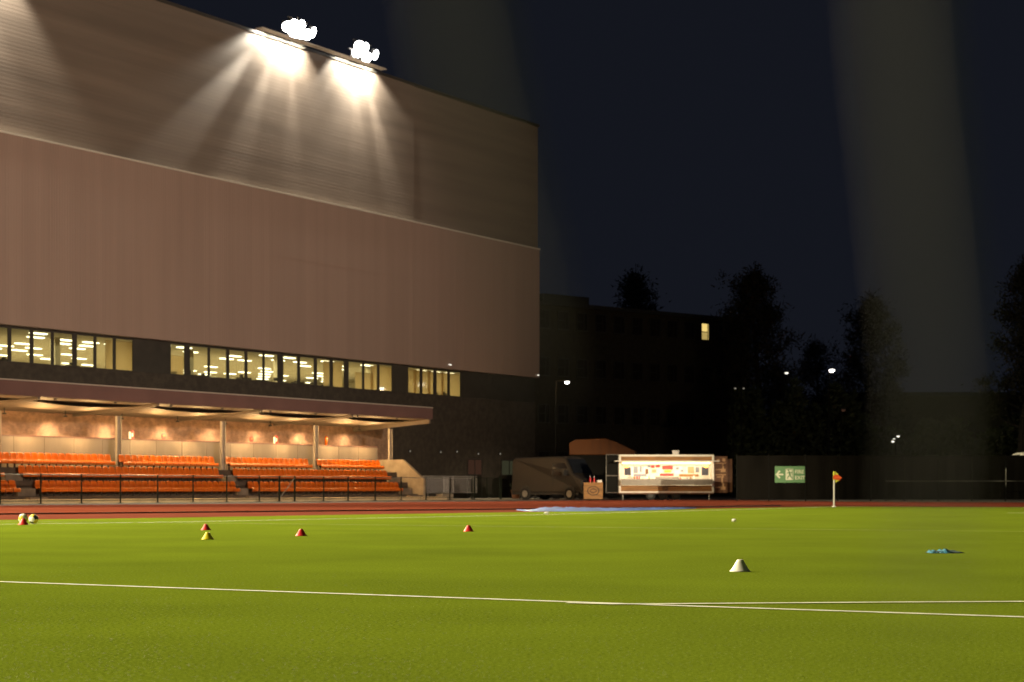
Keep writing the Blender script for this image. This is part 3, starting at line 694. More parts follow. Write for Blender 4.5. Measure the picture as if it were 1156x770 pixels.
# blue tarpaulin along the track
q = MB(); rt = random.Random(8)
top = [(583, 575.6), (592, 574.4), (604, 571.9), (630, 571.6), (660, 572.2), (690, 573.0), (700, 572.9), (720, 572.6), (745, 572.7), (770, 573.0), (786, 573.2)]
bot = [(583, 576.0), (600, 577.4), (630, 577.3), (700, 576.9), (745, 575.7), (770, 574.6), (786, 573.9)]
def interp(pl, x):
    for (x0, y0), (x1, y1) in zip(pl, pl[1:]):
        if x <= x1: return y0 + (y1 - y0) * (x - x0) / (x1 - x0)
    return pl[-1][1]
nx, ny = 90, 12; vs = []; fs = []
base = G(680, 576.5)
for i in range(nx + 1):
    x = 583 + (786 - 583) * i / nx; yb = interp(bot, x); pf = G(x, yb); yt_ = interp(top, x)
    w = 2.2 * min(1, 6 * i / nx + .1, 5 * (1 - i / nx) + .1)
    dirn = Vector((pf.x, pf.y, 0)).normalized(); zmax = .75 * max(.03, (H + (HY - yt_) * (pf.y + w) / F) * min(1, (i / 14) ** 1.5))
    for j in range(ny + 1):
        v = j / ny; prof_ = math.sin(PI * min(1, v * .5 / .8) ) if v < .8 else max(0, 1 - (v - .8) / .2)
        z = zmax * prof_ * (1 + .12 * math.sin(i * .9 + j) * (v < .8)) + .025 * rt.uniform(0, 1) * prof_
        q_ = pf + dirn * w * v; vs.append((q_.x - base.x, q_.y - base.y, max(.002, z)))
for i in range(nx):
    for j in range(ny): k = i * (ny + 1) + j; fs.append((k, k + 1, k + ny + 2, k + ny + 1))
q.add(vs, fs); o = q.build('tarpaulin', M['tarp'], smooth=True, loc=base); tag(o, 'long crumpled blue tarpaulin lying on the red track in front of trailer', 'tarpaulin')

# ================================================================ FOOD TRAILER
YT_ = 131.0
def tx(x): return (x - CX) / F * YT_
def tz(y): return H + (HY - y) * YT_ / F
x0, x1 = tx(698.7), tx(806); ct = (x0 + x1) / 2; hw = (x1 - x0) / 2
tr = thing('food_trailer', 'brightly lit wooden food trailer with white frame and open serving hatch', 'food trailer', (ct, YT_, 0), 0)
zb_, zt_ = .5, tz(513.2)
fz = lambda y: tz(y)
q = MB(); w = .14
q.box(-hw, hw, 0, .1, zt_ - w, zt_); q.box(-hw, hw, 0, .1, zb_, zb_ + w * .8); q.box(-hw, -hw + w, 0, .1, zb_ + w * .8, zt_ - w); q.box(hw - w, hw, 0, .1, zb_ + w * .8, zt_ - w)
q.build('hatch_frame', M['white'], tr, bevel=.01)
q = MB(); q.box(-hw + w, hw - w, .05, .09, fz(548.3), zt_ * 0 + fz(548.3) + .001); 
q = MB(); q.box(-hw + w, hw - w, .04, .09, zb_ + w * .8, fz(548.2)); q.build('lower_board', M['wood'], tr)
q = MB(); q.box(-hw + w, hw - w, .04, .09, fz(520.6), zt_ - w); q.build('upper_board', M['wood'], tr)
# body shell
q = MB(); D = 2.3
q.box(-hw, hw, .1, D, .42, .5); q.box(-hw, hw, .1, D, zt_ - .05, zt_); q.box(-hw, hw, D - .05, D, .5, zt_ - .05); q.box(-hw, -hw + .05, .1, D - .05, .5, zt_ - .05); q.box(hw - .05, hw, .1, D - .05, .5, zt_ - .05)
q.build('body', M['wooddark'], tr)
q = MB(); q.box(-hw + .06, hw - .06, D - .5, D - .46, .52, zt_ - .06); q.box(-hw + .06, hw - .06, .12, D - .5, zt_ - .1, zt_ - .06); q.box(-hw + .06, -hw + .1, .12, D - .5, .52, zt_ - .1); q.box(hw - .1, hw - .06, .12, D - .5, .52, zt_ - .1); q.build('lining', M['interior'], tr)
q = MB(); q.box(-hw + .1, hw - .1, -.42, .5, fz(541.5), fz(541.5) + .05); q.build('counter', M['counter'], tr)
q = MB(); q.box(-hw + w, hw - w, -.40, -.36, fz(547.6), fz(541.7)); q.build('counter_front', M['counter'], tr)
q = MB(); q.box(-hw - .35, hw + .3, -.9, .04, fz(521.2), fz(520.2)); q.build('awning', M['white'], tr)
q = MB(); q.tube((-hw + .25, .16, fz(522.8)), (hw - .25, .16, fz(522.8)), .045, n=8); q.tube((-hw + .3, 1.2, zt_ - .2), (hw - .3, 1.2, zt_ - .2), .04, n=8); q.build('strip_lamp', M['strip'], tr)
for sx in (-1, 1):
    q = MB(); q.box(sx * (hw - .62) - .22, sx * (hw - .62) + .22, .02, .3, fz(536.5), fz(527.5)); q.build('speaker', M['navy'], tr)
    q = MB(); q.lathe([(0, .15), (.1, .12), (.15, 0), (.1, -.12), (0, -.15)], 10, (sx * (hw - .55), .1, fz(526))); q.build('warm_bulb', M['heat'], tr)
# back wall boards and goods
def board(a, c, ya, yb, m, y=D - .53, name='menu_board'):
    q = MB(); q.box(tx(a) - ct, tx(c) - ct, y - .02, y, fz(yb), fz(ya)); return q.build(name, m, tr)
board(710.5, 727, 525, 538, M['white']); pr = board(717, 722, 526.5, 534, M['print'], D - .56, 'poster')
board(729, 735.5, 526, 536, M['white']); board(737, 741, 525, 528, M['red'], D - .56, 'price_tag'); board(733, 736.5, 525, 527.5, M['print'], D - .56, 'price_tag')
board(742.5, 747, 524.5, 527.5, M['red'], D - .56, 'price_tag'); board(750, 762, 525.5, 529.5, M['red'], D - .56, 'red_banner'); board(764, 773, 526, 535, M['white']); board(771, 774, 530, 532.5, M['print'], D - .56, 'price_tag'); board(777, 794, 524.8, 536, M['white'])
board(724, 726.5, 526, 533, M['print'], D - .56, 'poster'); board(730.5, 734, 529, 535, M['wooddark'], D - .56, 'poster'); board(752, 760, 530.5, 533, M['yellowplastic'], D - .56, 'poster'); board(765.5, 769, 527, 530, M['print'], D - .56, 'poster'); board(779, 786, 526.5, 534, M['palewood'], D - .56, 'poster'); board(788, 792, 527, 533, M['print'], D - .56, 'poster'); board(738, 743, 529.5, 533.5, M['palewood'], D - .56, 'poster')
board(746, 762, 534.4, 537.4, M['red'], .9, 'red_tray'); board(716, 731, 535, 538, M['print'], .9, 'steel_tray'); board(768, 790, 535.2, 538, M['wood'], .9, 'wooden_tray')
q = MB(); q.box(tx(741) - ct, tx(767) - ct, .5, 1.1, fz(541.3) + .02, fz(538.2)); q.build('display_case', M['counter'], tr)
rg = random.Random(4)
for k in range(26):
    x = tx(713 + 80 * rg.random()) - ct; h = rg.uniform(.1, .26); r_ = rg.uniform(.03, .07); y = rg.uniform(.55, .85); z = fz(541.5) + .05
    q = MB(); q.lathe([(0, 0), (r_, 0), (r_, h * .7), (r_ * .4, h * .85), (r_ * .4, h), (0, h)], 10, (x, y, z)); q.build('jar', [M['white'], M['red'], M['print'], M['wood'], M['yellowplastic']][rg.randrange(5)], tr, smooth=False)
# round emblem on the lower board: dark ring with inner marks
ex, ez = tx(751) - ct, fz(551.7)
q = MB(); n = 28; ro, ri = .20, .15
q.add([(ex + r * math.cos(2 * PI * i / n), .028, ez + r * math.sin(2 * PI * i / n)) for r in (ro, ri) for i in range(n)], [(i, (i + 1) % n, n + (i + 1) % n, n + i) for i in range(n)])
q.box(ex - .1, ex - .03, .026, .034, ez + .0, ez + .09); q.box(ex + .03, ex + .1, .026, .034, ez, ez + .09); q.box(ex - .11, ex + .11, .026, .034, ez - .1, ez - .05); q.build('emblem', M['burn'], tr)
# end board with pale figures
q = MB(); ea, ec = tx(807) - ct, tx(822) - ct; q.box(ea, ec, .45, .53, .5, fz(515)); eb = q.build('end_board', M['wooddark'], tr)
q = MB()
for yy, kind in ((519, 0), (523, 1), (530, 2), (536, 1), (541, 3), (550, 2)):
    z = fz(yy); c = (ea + ec) / 2; wv = (ec - ea)
    if kind == 0: q.box(c - wv * .32, c - wv * .1, .435, .448, z - .1, z + .06); q.box(c + wv * .12, c + wv * .34, .435, .448, z - .12, z + .1)
    elif kind == 1: q.box(c - wv * .38, c + wv * .38, .435, .448, z - .03, z + .04); q.box(c + wv * .1, c + wv * .22, .435, .448, z - .2, z - .04)
    elif kind == 2: q.box(c + wv * .0, c + wv * .36, .435, .448, z - .18, z + .05); q.box(c + wv * .12, c + wv * .24, .435, .448, z + .052, z + .3); q.box(c - wv * .38, c - wv * .02, .435, .448, z - .04, z + .03)
    else: q.box(c + wv * .05, c + wv * .16, .435, .448, z - .3, z + .2); q.box(c - wv * .3, c + wv * .04, .435, .448, z + .12, z + .2)
q.build('figure_marks', M['palewood'], eb, (0, 0, 0))
q = MB(); q.box(tx(820) - ct, tx(828) - ct, .7, .74, .55, fz(518)); q.build('open_flap', M['wooddark'], tr)
# open door frame on the left
la, lc = tx(684.5) - ct, -hw - .03
q = MB(); q.path([(la, .15, .52), (la, .15, zt_), (lc, .15, zt_), (lc, .15, .52), (la, .15, .52)], .022); q.path([(la, .15, fz(537)), (lc, .15, fz(537))], .03); q.build('side_door_frame', M['galv'], tr)
q = MB(); q.box(la + .03, lc - .02, .17, .19, .55, zt_ - .03); q.build('side_door', M['darkpole'], tr)
q = MB(); q.box(tx(760.5) - ct, tx(767.5) - ct, .9, 1.4, zt_, zt_ + .26); q.box(tx(759.8) - ct, tx(768.2) - ct, .85, 1.45, zt_ + .26, zt_ + .31); q.build('roof_vent', M['galv'], tr)
for xx in (-1.1, -.2, .7):
    wv = MB(); wv.tube((xx, .25, .34), (xx, .47, .34), .33, n=20); wo = wv.build('wheel', M['tyre'], tr); rm = MB(); rm.tube((xx, .23, .34), (xx, .249, .34), .18, n=16); rm.build('rim', M['black'], wo)
q = MB(); q.tube((hw - .3, .4, 0), (hw - .3, .4, .45), .04); q.tube((-hw + .3, .4, 0), (-hw + .3, .4, .45), .04); q.build('support_leg', M['galv'], tr)
def light(kind, name, loc, energy, col, target=None, size=None, blend=.3, soft=.2):
    l = bpy.data.lights.new(name, kind); l.energy = energy; l.color = col
    if kind == 'AREA': l.shape = 'RECTANGLE'; l.size, l.size_y = size
    else: l.shadow_soft_size = soft
    if kind == 'SPOT': l.spot_size = math.radians(size); l.spot_blend = blend
    o = bpy.data.objects.new(name, l); C.objects.link(o); o.location = loc
    if target is not None: o.rotation_euler = (Vector(target) - Vector(loc)).to_track_quat('-Z', 'Y').to_euler()
    return o
for sx in (-2, 0, 2): light('AREA', 'kitchen_light', (ct + sx, YT_ + .6, zt_ - .2), 27, (1, .85, .62), (ct + sx, YT_ + 1.0, 1.4), (1.8, .2))
light('AREA', 'awning_light', (ct, YT_ - .85, fz(521.8)), 130, (1, .8, .5), (ct, YT_ + .1, .5), (5.6, .1))
# wooden counter box with round mark, bottles and tub on it
bx = (659, 680.5); cb0, cb1 = tx(bx[0]), tx(bx[1]); cc = (cb0 + cb1) / 2; hb = tz(544.6)
wb = thing('wooden_counter', 'wooden counter box with round dark mark left of the trailer', 'counter', (cc, YT_, 0), 0)
w2 = (cb1 - cb0) / 2
q = MB(); q.box(-w2, w2, 0, .7, .06, hb - .05); q.build('panel', M['wood'], wb, bevel=.01)
q = MB(); q.box(-w2 - .03, w2 + .03, -.03, .73, hb - .05, hb); q.build('top', M['wood'], wb)
q = MB(); n = 28; ez = (hb) / 2 + .03
q.add([(r * 1.3 * math.cos(2 * PI * i / n), -.006, ez + r * math.sin(2 * PI * i / n)) for r in (.33, .28) for i in range(n)], [(i, (i + 1) % n, n + (i + 1) % n, n + i) for i in range(n)])
for sg in (-1, 1):
    q.add([(-.28, -.006, ez + sg * .02), (0, -.006, ez + sg * .2), (.28, -.006, ez + sg * .02), (.24, -.006, ez), (0, -.006, ez + sg * .13), (-.24, -.006, ez)], [(0, 1, 4, 5), (1, 2, 3, 4)])
q.build('round_mark', M['burn'], wb)
for x, lab in ((666.5, 'slim sauce bottle on the wooden counter, left one of two'), (671, 'slim sauce bottle on the wooden counter, right one of two')):
    t = thing('sauce_bottle', lab, 'bottle', (tx(x), YT_ + .3, hb), 0, 'sauce bottles on the wooden counter')
    q = MB(); q.lathe([(0, 0), (.06, 0), (.06, .24), (.025, .34), (0, .34)], 12); q.build('bottle_body', M['redplastic'], t); q = MB(); q.lathe([(.022, .34), (.018, .44), (0, .45)], 10); q.build('nozzle', M['whiteplastic'], t)
t = thing('plastic_tub', 'white plastic tub at the right end of the wooden counter', 'tub', (tx(677), YT_ + .3, hb), 0)
q = MB(); q.box(-.16, .16, -.1, .1, 0, .13); q.build('tub_body', M['whiteplastic'], t, bevel=.02); q = MB(); q.box(-.18, .18, -.12, .12, .131, .16); q.build('lid', M['whiteplastic'], t)

# ================================================================ VAN
def make_van(name, label, loc, rz, paint, k=1.0):
    """forward = +x, origin at ground under the middle"""
    t = thing(name, label, 'van', loc, rz)
    L, Wd = 5.9, 1.02
    side = [(-2.95, .42), (-2.95, 2.45), (-2.80, 2.66), (1.15, 2.72), (1.55, 2.58), (2.18, 1.62), (2.78, 1.30), (2.93, 1.05), (2.95, .42)]
    q = MB(); n = len(side); vs = []
    def wid(z): return Wd - max(0, z - 1.3) * .10
    for sg in (-1, 1):
        for x, z in side: vs.append((x, sg * wid(z) * (1 if x < 2.5 else .93), z))
    q.add(vs, [tuple(range(n)), tuple(range(2 * n - 1, n - 1, -1))] + [(i, (i + 1) % n, n + (i + 1) % n, n + i) for i in range(n)]); q.build('body', paint, t, bevel=.09)
    q = MB(); q.add([(1.60, -.82, 2.52), (1.60, .82, 2.52), (2.2, .9, 1.64), (2.2, -.9, 1.64)], [(0, 1, 2, 3)]); o = q.build('windscreen', M['carglass'], t); o.location = (.04, 0, .03)
    for sg in (-1, 1):
        q = MB(); poly = [(.45, 1.55), (.50, 2.3), (1.50, 2.3), (2.02, 1.52)]
        q.add([(x, sg * (wid(z) + .012), z) for x, z in poly], [(0, 1, 2, 3)]); q.build('side_window', M['carglass'], t)
        q = MB(); q.box(1.55, 1.75, sg * 1.05 - .12 if sg > 0 else -1.29, 1.29 if sg > 0 else -.93, 1.5, 1.86); m_ = q.build('mirror', M['black'], t, bevel=.03)
        g = MB(); g.box(1.546, 1.549, sg * 1.17 - .09, sg * 1.17 + .09, 1.54, 1.82); g.build('mirror_glass', M['chrome'], m_)
        q = MB(); q.box(2.72, 2.93, sg * .72 - .16, sg * .72 + .16, .92, 1.2); q.build('headlight', M['chrome'], t, bevel=.04)
        q = MB(); q.box(.52, .53, sg * 1.012 - .012, sg * 1.012 + .012, .6, 2.2); q.build('door_seam', M['black'], t)
        q = MB(); q.box(.62, .82, sg * 1.03 - .02, sg * 1.03 + .02, 1.38, 1.43); q.build('door_handle', M['black'], t)
        for x in (-1.75, 1.95):
            q = MB(); q.tube((x, sg * .78, .36), (x, sg * 1.045, .36), .36, n=24); wo = q.build('wheel', M['tyre'], t); r = MB(); r.tube((x, sg * 1.03, .36), (x, sg * 1.052, .36), .22, n=18); r.build('rim', M['galv'], wo)
            a = MB(); a.tube((x, sg * .9, .42), (x, sg * 1.026, .42), .46, n=24); a.build('wheel_arch', M['black'], t)
    q = MB(); q.box(2.8, 3.02, -.95, .95, .36, .72); q.build('bumper', M['black'], t, bevel=.05)
    q = MB(); q.box(2.92, 2.97, -.5, .5, .84, 1.02); q.build('grille', M['black'], t)
    q = MB(); q.box(-2.9, 2.7, -1.0, 1.0, .3, .44); q.build('underbody', M['black'], t)
    return t
Yv = 137.0
pv_ = make_van('parked_van', 'pale brown tinted panel van facing right in the dark beside the hall', ((628 - CX) / F * Yv, Yv, 0), -math.radians(42), M['vanpaint']); pv_.scale = (1.16, 1.16, 1.16)
# orange sheeted lorry behind it
Yo = 146.0
ol = thing('sheeted_lorry', 'orange sheeted lorry in the dark behind the van and trailer', 'lorry', ((681 - CX) / F * Yo, Yo, 0), -.12)
hwid = 37 * Yo / F
q = MB(); q.box(-hwid + .05, hwid - .05, -1.18, 1.18, 1.1, 3.42); q.build('drop_side', M['darkpole'], ol)
q = MB(); q.prism([(-hwid, 3.425), (-hwid, 4.35), (-hwid + .5, 4.62), (hwid * .1, 4.7), (hwid * .4, 4.45), (hwid, 3.7), (hwid, 3.425)], -1.2, 1.2); q.build('orange_sheet', M['orangesheet'], ol, bevel=.06)
q = MB(); q.box(-hwid, hwid, -1.15, 1.15, .8, 1.09); q.build('chassis', M['black'], ol)
q = MB(); q.box(-hwid - 1.9, -hwid - .15, -1.15, 1.15, .6, 2.9); q.build('cab', M['black'], ol, bevel=.12)
for xx in (-hwid - 1.0, -hwid + .9, hwid - 1.9, hwid - .8):
    for sg in (-1, 1):
        q = MB(); q.tube((xx, sg * .85, .5), (xx, sg * 1.16, .5), .5, n=18); wo = q.build('wheel', M['tyre'], ol); r = MB(); r.tube((xx, sg * 1.15, .5), (xx, sg * 1.17, .5), .26, n=14); r.build('rim', M['black'], wo)

# ================================================================ BACK FENCE, SIGN, RAIL
Yf = 119.0
bf = thing('screen_fence', 'tall black fabric screened fence behind the far end of the track', 'fence', ((1000 - CX) / F * Yf, Yf, 0), 0)
fx = lambda x: (x - 1000) / F * Yf
xs_ = [832, 868, 909.5, 946, 983, 1021, 1059, 1097, 1135, 1173, 1211, 1249]
for a, c in zip(xs_, xs_[1:]):
    q = MB(); a_, c_ = fx(a) + .04, fx(c) - .04; n = 8; vs = []
    for i in range(n + 1):
        x = a_ + (c_ - a_) * i / n; y = .03 * math.sin(i * 1.9 + a); vs += [(x, y, .12), (x, y * .4, 2.92)]
    vs += [(v[0], v[1] + .02, v[2]) for v in vs]; m_ = 2 * (n + 1)
    q.add(vs, [(2 * i, 2 * i + 2, 2 * i + 3, 2 * i + 1) for i in range(n)] + [(m_ + 2 * i, m_ + 2 * i + 1, m_ + 2 * i + 3, m_ + 2 * i + 2) for i in range(n)] + [(2 * i + 1, 2 * i + 3, m_ + 2 * i + 3, m_ + 2 * i + 1) for i in range(n)]); q.build('screen_panel', M['screen'], bf)
for x in xs_:
    q = MB(); q.tube((fx(x), .06, 0), (fx(x), .06, 2.98), .035); q.build('post', M['darkpole'], bf)
sx0, sx1 = (874.5 - CX) / F * Yf, (908.5 - CX) / F * Yf; z0 = H + (HY - 545) * Yf / F; z1 = H + (HY - 526.3) * Yf / F
sg = thing('exit_sign', 'green fire exit sign with arrow fixed on the black fence', 'sign', ((sx0 + sx1) / 2, Yf - .07, z0), 0)
hw_ = (sx1 - sx0) / 2; hh = z1 - z0
q = MB(); q.box(-hw_, hw_, 0, .025, 0, hh); q.build('board', M['sign_green'], sg, bevel=.008)
q = MB(); cxa = -hw_ * .69; cy = hh * .5
q.box(cxa - .18, cxa + .24, -.008, -.001, cy - .045, cy + .045)
q.add([(cxa - .25, -.006, cy), (cxa - .02, -.006, cy + .26), (cxa + .06, -.006, cy + .2), (cxa - .12, -.006, cy), (cxa + .06, -.006, cy - .2), (cxa - .02, -.006, cy - .26)], [(0, 1, 2, 3), (0, 3, 4, 5)])
q.build('arrow', M['sign_pale'], sg)
q = MB(); q.box(-hw_ * .28, hw_ * .22, -.008, -.001, hh * .17, hh * .83); q.build('pictogram', M['sign_pale'], sg)
# running figure through a doorway
q = MB(); xo = -hw_ * .03; k = hh
def limb(a, b_, w):
    a, b_ = Vector((a[0], 0, a[1])), Vector((b_[0], 0, b_[1])); d = (b_ - a).normalized(); n = Vector((-d.z, 0, d.x)) * w / 2
    q.add([(v.x, -.012, v.z) for v in (a + n, b_ + n, b_ - n, a - n)], [(0, 1, 2, 3)])
n = 14; q.add([(xo - .06 + .055 * math.cos(2 * PI * i / n), -.012, k * .75 + .055 * math.sin(2 * PI * i / n)) for i in range(n)], [tuple(range(n))])
limb((xo - .03, k * .68), (xo + .05, k * .46), .12); limb((xo + .05, k * .46), (xo - .08, k * .38), .07); limb((xo - .08, k * .38), (xo - .12, k * .24), .06); limb((xo + .05, k * .46), (xo + .1, k * .33), .07); limb((xo + .1, k * .33), (xo + .22, k * .27), .06)
limb((xo - .02, k * .66), (xo - .16, k * .56), .05); limb((xo - .02, k * .66), (xo + .13, k * .62), .05); limb((xo + .13, k * .62), (xo + .17, k * .52), .045)
limb((hw_ * .16, k * .2), (hw_ * .16, k * .8), .05); limb((-hw_ * .22, k * .79), (hw_ * .18, k * .79), .04)
q.build('running_figure', M['sign_green'], sg)
text_mesh('FIRE', .325, M['sign_pale'], sg, 'lettering', (hw_ * .32, -.004, hh * .56)); text_mesh('EXIT', .325, M['sign_pale'], sg, 'lettering', (hw_ * .32, -.004, hh * .2))
# low railing right
Yr = 117.0
rl = thing('pipe_rail', 'low thin metal rail in front of the black fence at right', 'railing', ((1000 - CX) / F * Yr, Yr, 0), 0)
q = MB(); rx = lambda x: (x - 1000) / F * Yr
q.tube((rx(1000), 0, 1.28), (rx(1240), 0, 1.28), .02); q.build('rail', M['dullrail'], rl)
for x in range(1000, 1241, 40):
    q = MB(); q.tube((rx(x), 0, 0), (rx(x), 0, 1.27), .02); q.build('post', M['darkpole'], rl)
# pale van roof behind the fence at the right edge
Yw = 127.0
make_van('parked_van', 'pale van behind the black fence at the right edge, only its roof showing', ((1172 - CX) / F * Yw, Yw, .55), math.radians(188), M['white'])

# ================================================================ FAR BUILDINGS
A_ = Vector(((597 - CX) / F * 172, 172, 0)); B_ = Vector(((846 - CX) / F * 192, 192, 0)); dv = B_ - A_; Ls = dv.length; rz = math.atan2(dv.y, dv.x)
sch = thing('brick_block', 'long dark brick building with one lit window behind the trailer', 'building', A_, rz)
hs = 17.9
q = MB(); q.box(0, Ls, 0, 14, 0, hs); q.build('wall', M['schoolbrick'], sch)
q = MB(); q.box(-.2, Ls + .2, -.25, 14.2, hs, hs + .35); q.build('roof', M['schoolroof'], sch)
q = MB(); q.box(4.6, 10.5, 3, 9, hs + .352, hs + 1.5); q.build('plant_room', M['schoolroof'], sch)
rd = random.Random(21)
sl = Ls * ((794 - 597) / 249.0) * .985
lit_done = False
for r_, zz in enumerate((2.6, 7.0, 11.4, 15.8)):
    x = 1.2
    while x < Ls - 1.5:
        litw = (r_ == 3 and abs(x - sl) < 1.2 and not lit_done)
        f = MB(); a, c = x, x + 1.3; top_ = zz + 1.6
        f.box(a - .08, a, -.05, -.002, zz, top_); f.box(c, c + .08, -.05, -.002, zz, top_); f.box(a - .08, c + .08, -.05, -.002, top_, top_ + .08); f.box(a - .12, c + .12, -.09, -.002, zz - .1, zz); f.box(a + .82, a + .88, -.05, -.002, zz, top_); f.box(a, a + .82, -.05, -.002, zz + .75, zz + .82)
        fo = f.build('window', M['mullion'], sch)
        g = MB(); g.box(a, a + .82, -.03, -.015, zz, zz + .75); g.use(M['litwin2'] if litw else M['darkglass']); g.mi = [0] * len(g.f)
        g = MB(); g.use(M['litwin2'] if litw else M['darkglass']).box(a, a + .82, -.03, -.015, zz, zz + .75); g.use(M['litwin'] if litw else M['darkglass']).box(a, a + .82, -.03, -.015, zz + .82, top_); g.use(M['litwin2'] if litw else M['darkglass']).box(a + .88, a + 1.0, -.03, -.015, zz, top_); g.use(M['darkglass']).box(a + 1.002, c, -.03, -.015, zz, top_)
        g.build('pane', None, fo)
        if litw: lit_done = True
        x += 2.45
Yl = 205.0
lb = thing('low_building', 'low flat roofed dark building beyond the fence at the right', 'building', ((1060 - CX) / F * Yl, Yl, 0), 0)
lx = lambda x: (x - 1060) / F * Yl
hl = H + (HY - 447) * Yl / F
q = MB(); q.box(lx(940), lx(1300), 0, 12, 0, hl); q.build('wall', M['schoolbrick'], lb)
q = MB(); q.box(lx(938), lx(1302), -.3, 12.3, hl, hl + .4); q.build('roof', M['schoolroof'], lb)
for i in range(14):
    x = lx(955 + i * 24); q = MB(); q.box(x, x + 1.3, -.05, -.002, 5.2, 7.2); wo = q.build('window', M['mullion'], lb); g = MB(); g.box(x + .08, x + 1.22, -.06, -.051, 5.28, 7.12); g.build('pane', M['darkglass'], wo)

# ================================================================ TREES
def tree(px, ytop, hwpx, Y, label, seed, dens=1.0, lowfrac=.22, nleaf=7000, shape='cone', name='bare_tree'):
    r = random.Random(seed); z_top = H + (HY - ytop) * Y / F; hw = hwpx * Y / F; base = Vector(((px - CX) / F * Y, Y, 0))
    t = thing(name, label, 'tree', base, 0)
    wood = MB(); tips = []
    zl = z_top * lowfrac
    # trunk
    pts = []; n = 9; ox = oy = 0
    for i in range(n + 1):
        u = i / n; pts.append((Vector((ox, oy, z_top * .97 * u)), max(.03, .022 * z_top * (1 - u) ** .9))); ox += r.gauss(0, .012 * z_top); oy += r.gauss(0, .012 * z_top)
    for (p0, r0), (p1, r1) in zip(pts, pts[1:]): wood.tube(p0, p1, r0, r1, 7, cap=False)
    def env(z):
        u = (z - zl) / (z_top - zl); u = max(0, min(1, u))
        if shape == 'cone': return hw * (min(1, .55 + u * 2.4) * (1 - u) ** .55 * 1.75 + .05)
        return hw * max(.08, math.sin(PI * (.12 + .88 * u) ** .8)) 
    nb = int(34 * dens)
    for i in range(nb):
        u = (i + r.random()) / nb; z = zl * .8 + (z_top * .9 - zl * .8) * u ** .9; k = min(n - 1, int(z / (z_top * .97) * n)); p = pts[k][0].lerp(pts[k + 1][0], z / (z_top * .97) * n - k)
        an = i * 2.4 + r.uniform(-.5, .5); L_ = env(z + .12 * z_top) * r.uniform(.65, 1.12); rise = r.uniform(.35, .9) * L_
        e = p + Vector((math.cos(an) * L_, math.sin(an) * L_, min(rise, z_top - z)))
        m_ = p.lerp(e, .5) + Vector((0, 0, -.1 * L_)); rr = max(.03, .32 * pts[k][1])
        wood.tube(p, m_, rr, rr * .65, 5, cap=False); wood.tube(m_, e, rr * .65, rr * .2, 5, cap=False); tips += [(p, m_), (m_, e)]
        for j in range(5):
            q0 = p.lerp(e, r.uniform(.35, .95)); d = Vector((r.gauss(0, 1), r.gauss(0, 1), r.gauss(.5, .7))).normalized() * L_ * r.uniform(.2, .42); q1 = q0 + d
            wood.tube(q0, q1, rr * .3, .012, 4, cap=False); tips.append((q0, q1))
    wood.build('trunk', M['bark'], t)
    cr = MB(); sc = z_top / 24.0
    for i in range(int(nleaf * 1.15)):
        a_, b_ = tips[r.randrange(len(tips))]; p = a_.lerp(b_, r.random() ** .6) + Vector((r.gauss(0, .5), r.gauss(0, .5), r.gauss(0, .5))) * sc
        d = Vector((r.gauss(0, 1), r.gauss(0, 1), r.gauss(.4, .8))).normalized() * r.uniform(.25, .7) * sc; e = d.orthogonal().normalized(); e.rotate(Matrix.Rotation(r.uniform(0, 6.3), 3, d.normalized())); e *= r.uniform(.03, .11) * sc
        o = len(cr.v); cr.v += [tuple(p - e), tuple(p + e), tuple(p + d)]; cr.f.append((o, o + 1, o + 2)); cr.mi.append(0)
    cr.build('crown', M['twig'], t)
tree(722, 289, 29, 216, 'pointed tree rising above the roof of the dark brick building', 1, nleaf=9000)
tree(846, 289, 44, 184, 'tallest dark tree, right of the lit window', 2, dens=1.3, nleaf=13000)
tree(979, 317, 35, 190, 'bushy dark tree right of the white street lamp', 3, dens=1.2, nleaf=11000)
tree(1156, 272, 31, 172, 'tall dark tree cut off by the right edge of the photo', 4, dens=1.2, nleaf=11000, lowfrac=.3)
tree(916, 372, 24, 200, 'shorter tree between the tallest tree and the bushy one', 5, nleaf=7000)
tree(884, 400, 26, 196, 'low tree at the right foot of the tallest tree', 6, nleaf=6000, shape='round')
tree(1012, 418, 22, 194, 'small bare round tree above the low flat roof', 7, nleaf=2200, shape='round')
tree(1112, 436, 24, 190, 'small tree poking above the low roof near the right edge', 8, nleaf=5000, shape='round')
tree(806, 345, 22, 200, 'narrow tree close against the left side of the tallest tree', 9, nleaf=5000)
# dark hedge between
def hedge(xa, xb, ytop, Y, label, seed, n):
    r = random.Random(seed); c = (xa + xb) / 2; t = thing('hedge', label, 'hedge', ((c - CX) / F * Y, Y, 0), 0)
    k = Y / F; zt2 = H + (HY - ytop) * k; q = MB(); st = MB()
    for i in range(n):
        u = r.random(); x = ((xa - c) + (xb - xa) * u) * k; top = zt2 * (.84 + .12 * math.sin(u * 17 + seed) + .08 * math.sin(u * 41)); z = top * r.random() ** .7; y = r.gauss(0, 1.1)
        p = Vector((x, y, z)); d = Vector((r.gauss(0, 1), r.gauss(0, 1), r.gauss(.5, .7))).normalized() * r.uniform(.3, .8); e = d.orthogonal().normalized() * r.uniform(.12, .3)
        q.add([p - e, p + e, p + d], [(0, 1, 2)])
    for i in range(int((xb - xa) / 6)):
        x = ((xa - c) + 3 + i * 6) * k; st.tube((x, 0, 0), (x + r.gauss(0, .3), r.gauss(0, .3), zt2 * .75), .09, .03, 5)
    q.build('foliage', M['leaf'], t); st.build('stem', M['bark'], t)
hedge(826, 968, 434, 176, 'dark tall hedge behind the black fence under the trees', 31, 14000)
hedge(960, 1200, 470, 178, 'lower dark hedge in front of the low building at right', 32, 14000)

